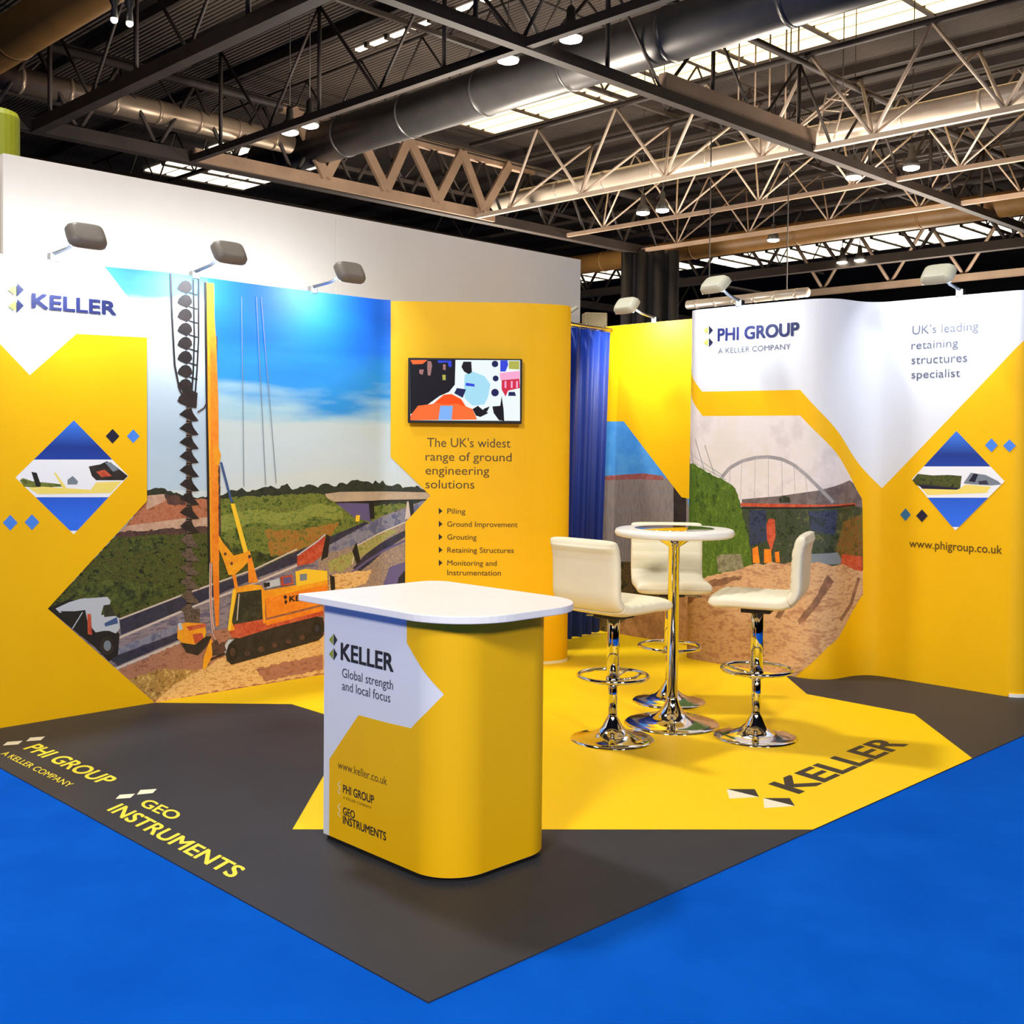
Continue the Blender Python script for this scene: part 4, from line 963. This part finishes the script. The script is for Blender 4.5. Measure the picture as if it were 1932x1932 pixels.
# ------------------------------------------------------------------ bar table
tx, ty = 2.738, 1.315
tb = thing('bar_table', 'round white bar table on a chrome pedestal between three stools', 'table', (tx, ty, FZ))
CT = noisy('table_laminate', [(240, 236, 226), (246, 242, 232)], 3, .3)
mb = MB(); mb.lathe([(.28, .952), (.292, .956), (.298, .966), (.298, .978), (.292, .988), (.282, .992), (.2, .992)], (tx, ty, 0), 64, CT)
mb.build('tabletop', CT, tb)
mb = MB(); mb.lathe([(.199, .9915), (.199, .9935), (.196, .994), (.001, .994)], (tx, ty, 0), 64, CHROME); mb.build('centre_disc', CHROME, tb)
mb = MB(); mb.lathe([(.028, .05), (.028, .90), (.09, .94), (.10, .951)], (tx, ty, 0), 32, CHROME); mb.build('column', CHROME, tb)
basep = lambda R_: [(R_, .0045), (R_, .010), (R_*.94, .016), (R_*.78, .021), (R_*.55, .031), (R_*.36, .048), (R_*.24, .072), (R_*.17, .100), (.029, .13), (.028, .145)]
mb = MB(); mb.lathe(basep(.24), (tx, ty, 0), 64, CHROME); mb.build('base', CHROME, tb)

# ------------------------------------------------------------------ bar stools
LEA = noisy('cream_leather', [(236, 226, 192), (243, 235, 206)], 5, .42, spec=.4)
def cushion(path, wd, th, ribs, name, parent, cap0=True, cap1=True):
    """padded slab swept along a side-view path; ribs across its front face"""
    pts = [Vector((x, 0, z)) for x, z in path]; n = len(pts); K = 40; rings = []
    L = [0]
    for a_, b_ in zip(pts, pts[1:]): L.append(L[-1]+(b_-a_).length)
    for i, p_ in enumerate(pts):
        t_ = (pts[min(n-1, i+1)]-pts[max(0, i-1)]).normalized(); nn = Vector((t_.z, 0, -t_.x))   # to the sitter's side
        e = 1.0; w2 = wd/2
        d0, d1 = L[i], L[-1]-L[i]
        if cap0: e = min(e, math.sqrt(max(.0, 1-(1-min(1, d0/.035))**2)))
        if cap1: e = min(e, math.sqrt(max(.0, 1-(1-min(1, d1/.035))**2)))
        rib = ribs*abs(math.sin(PI*L[i]/.052))**.5 if ribs else 0
        ring = []
        for k in range(K):
            a_ = 2*PI*k/K; ca, sa = math.cos(a_), math.sin(a_)
            y = math.copysign(abs(ca)**.35, ca)*w2*(.965+.035*e); h = math.copysign(abs(sa)**.6, sa)*th/2*max(e, .05)
            if sa > 0: h += rib*(abs(sa)**.3)-ribs*.5
            ring.append(p_+Vector((0, y, 0))+nn*h)
        rings.append(ring)
    vs = [q for R_ in rings for q in R_]; fs = [(i*K+k, i*K+(k+1) % K, (i+1)*K+(k+1) % K, (i+1)*K+k) for i in range(n-1) for k in range(K)]
    fs += [tuple(range(K))[::-1], tuple((n-1)*K+k for k in range(K))]
    mb = MB(); mb.faces(vs, fs, LEA, True); return mb.build(name, LEA, parent)
def make_stool():
    t = thing('bar_stool', 'x', 'bar stool', (0, 0, 0), 0, 'cream leather bar stools round the table')
    def samp(P_, m):
        out = []
        for (x0, z0), (x1, z1) in zip(P_, P_[1:]):
            L_ = math.hypot(x1-x0, z1-z0); k = max(1, int(L_/m)); out += [(x0+(x1-x0)*j/k, z0+(z1-z0)*j/k) for j in range(k)]
        return out+[P_[-1]]
    c = arc((-.115, .735), .085, 270, 180, 10)
    seat = samp([(.205, .644), (.19, .648), (.10, .652), (0, .650)]+c[:5], .006)
    back = samp(c[4:]+[(-.201, .80), (-.204, .88), (-.211, .92), (-.226, .957), (-.238, .968)], .006)
    cushion(seat, .40, .066, .0045, 'seat', t, True, False)
    cushion(back, .40, .058, .0045, 'backrest', t, False, True)
    mb = MB(); mb.lathe([(.030, .30), (.030, .585), (.026, .588)], (0, 0, 0), 32, CHROME); mb.build('upper_column', CHROME, t)
    mb = MB(); mb.box(-.07, .07, -.07, .07, .588, .612, mat('seat_plate', (40, 40, 42), .5)); mb.build('seat_plate', None, t, bevel=.004)
    mb = MB(); mb.lathe([(.0215, .11), (.0215, .33)], (0, 0, 0), 32, CHROME); mb.build('lower_post', CHROME, t)
    mb = MB(); mb.tube([(.165*math.cos(2*PI*k/48), .165*math.sin(2*PI*k/48), .31) for k in range(48)], .0098, 10, CHROME, closed=True)
    mb.tube([(.03, .0, .285), (.10, .05, .292), (.158, .045, .31)], .0075, 8, CHROME); mb.tube([(.03, 0, .285), (.10, -.05, .292), (.158, -.045, .31)], .0075, 8, CHROME)
    mb.lathe([(.024, .262), (.034, .266), (.034, .304), (.024, .308)], (0, 0, 0), 24, CHROME); mb.build('footrest', CHROME, t)
    mb = MB(); mb.tube([(.0, .03, .592), (0, .11, .588), (0, .17, .582)], .005, 8, STEEL); mb.build('height_lever', STEEL, t)
    mb = MB(); mb.lathe(basep(.2)[:-2]+[(.024, .115), (.022, .125)], (0, 0, 0), 64, CHROME); mb.build('base', CHROME, t)
    return t
st = make_stool()
SPOTS = [((2.281, 1.321), 0, 0.0, 'cream bar stool nearest the counter, its plain back to the camera'),
         ((3.126, 1.628), 224, 0.0, 'cream bar stool behind the round table, ribbed backrest facing the camera'),
         ((2.826, .879), 114, .025, 'cream bar stool right of the table, seen from the side with seat pointing left')]
for i, ((x, y), a, dz, lb) in enumerate(SPOTS):
    if i == 0: r = st
    else:
        r = st.copy(); COL.objects.link(r)
        for ch in list(st.children):
            c2 = ch.copy(); COL.objects.link(c2); c2.parent = r
    r.location = (x, y, 0); r.rotation_euler = (0, 0, math.radians(a)); r['label'] = lb
    if i:
        for ch in r.children:
            if ch.name.split('.')[0] in ('seat', 'backrest', 'seat_plate', 'upper_column', 'height_lever', 'footrest'): ch.location.z = dz
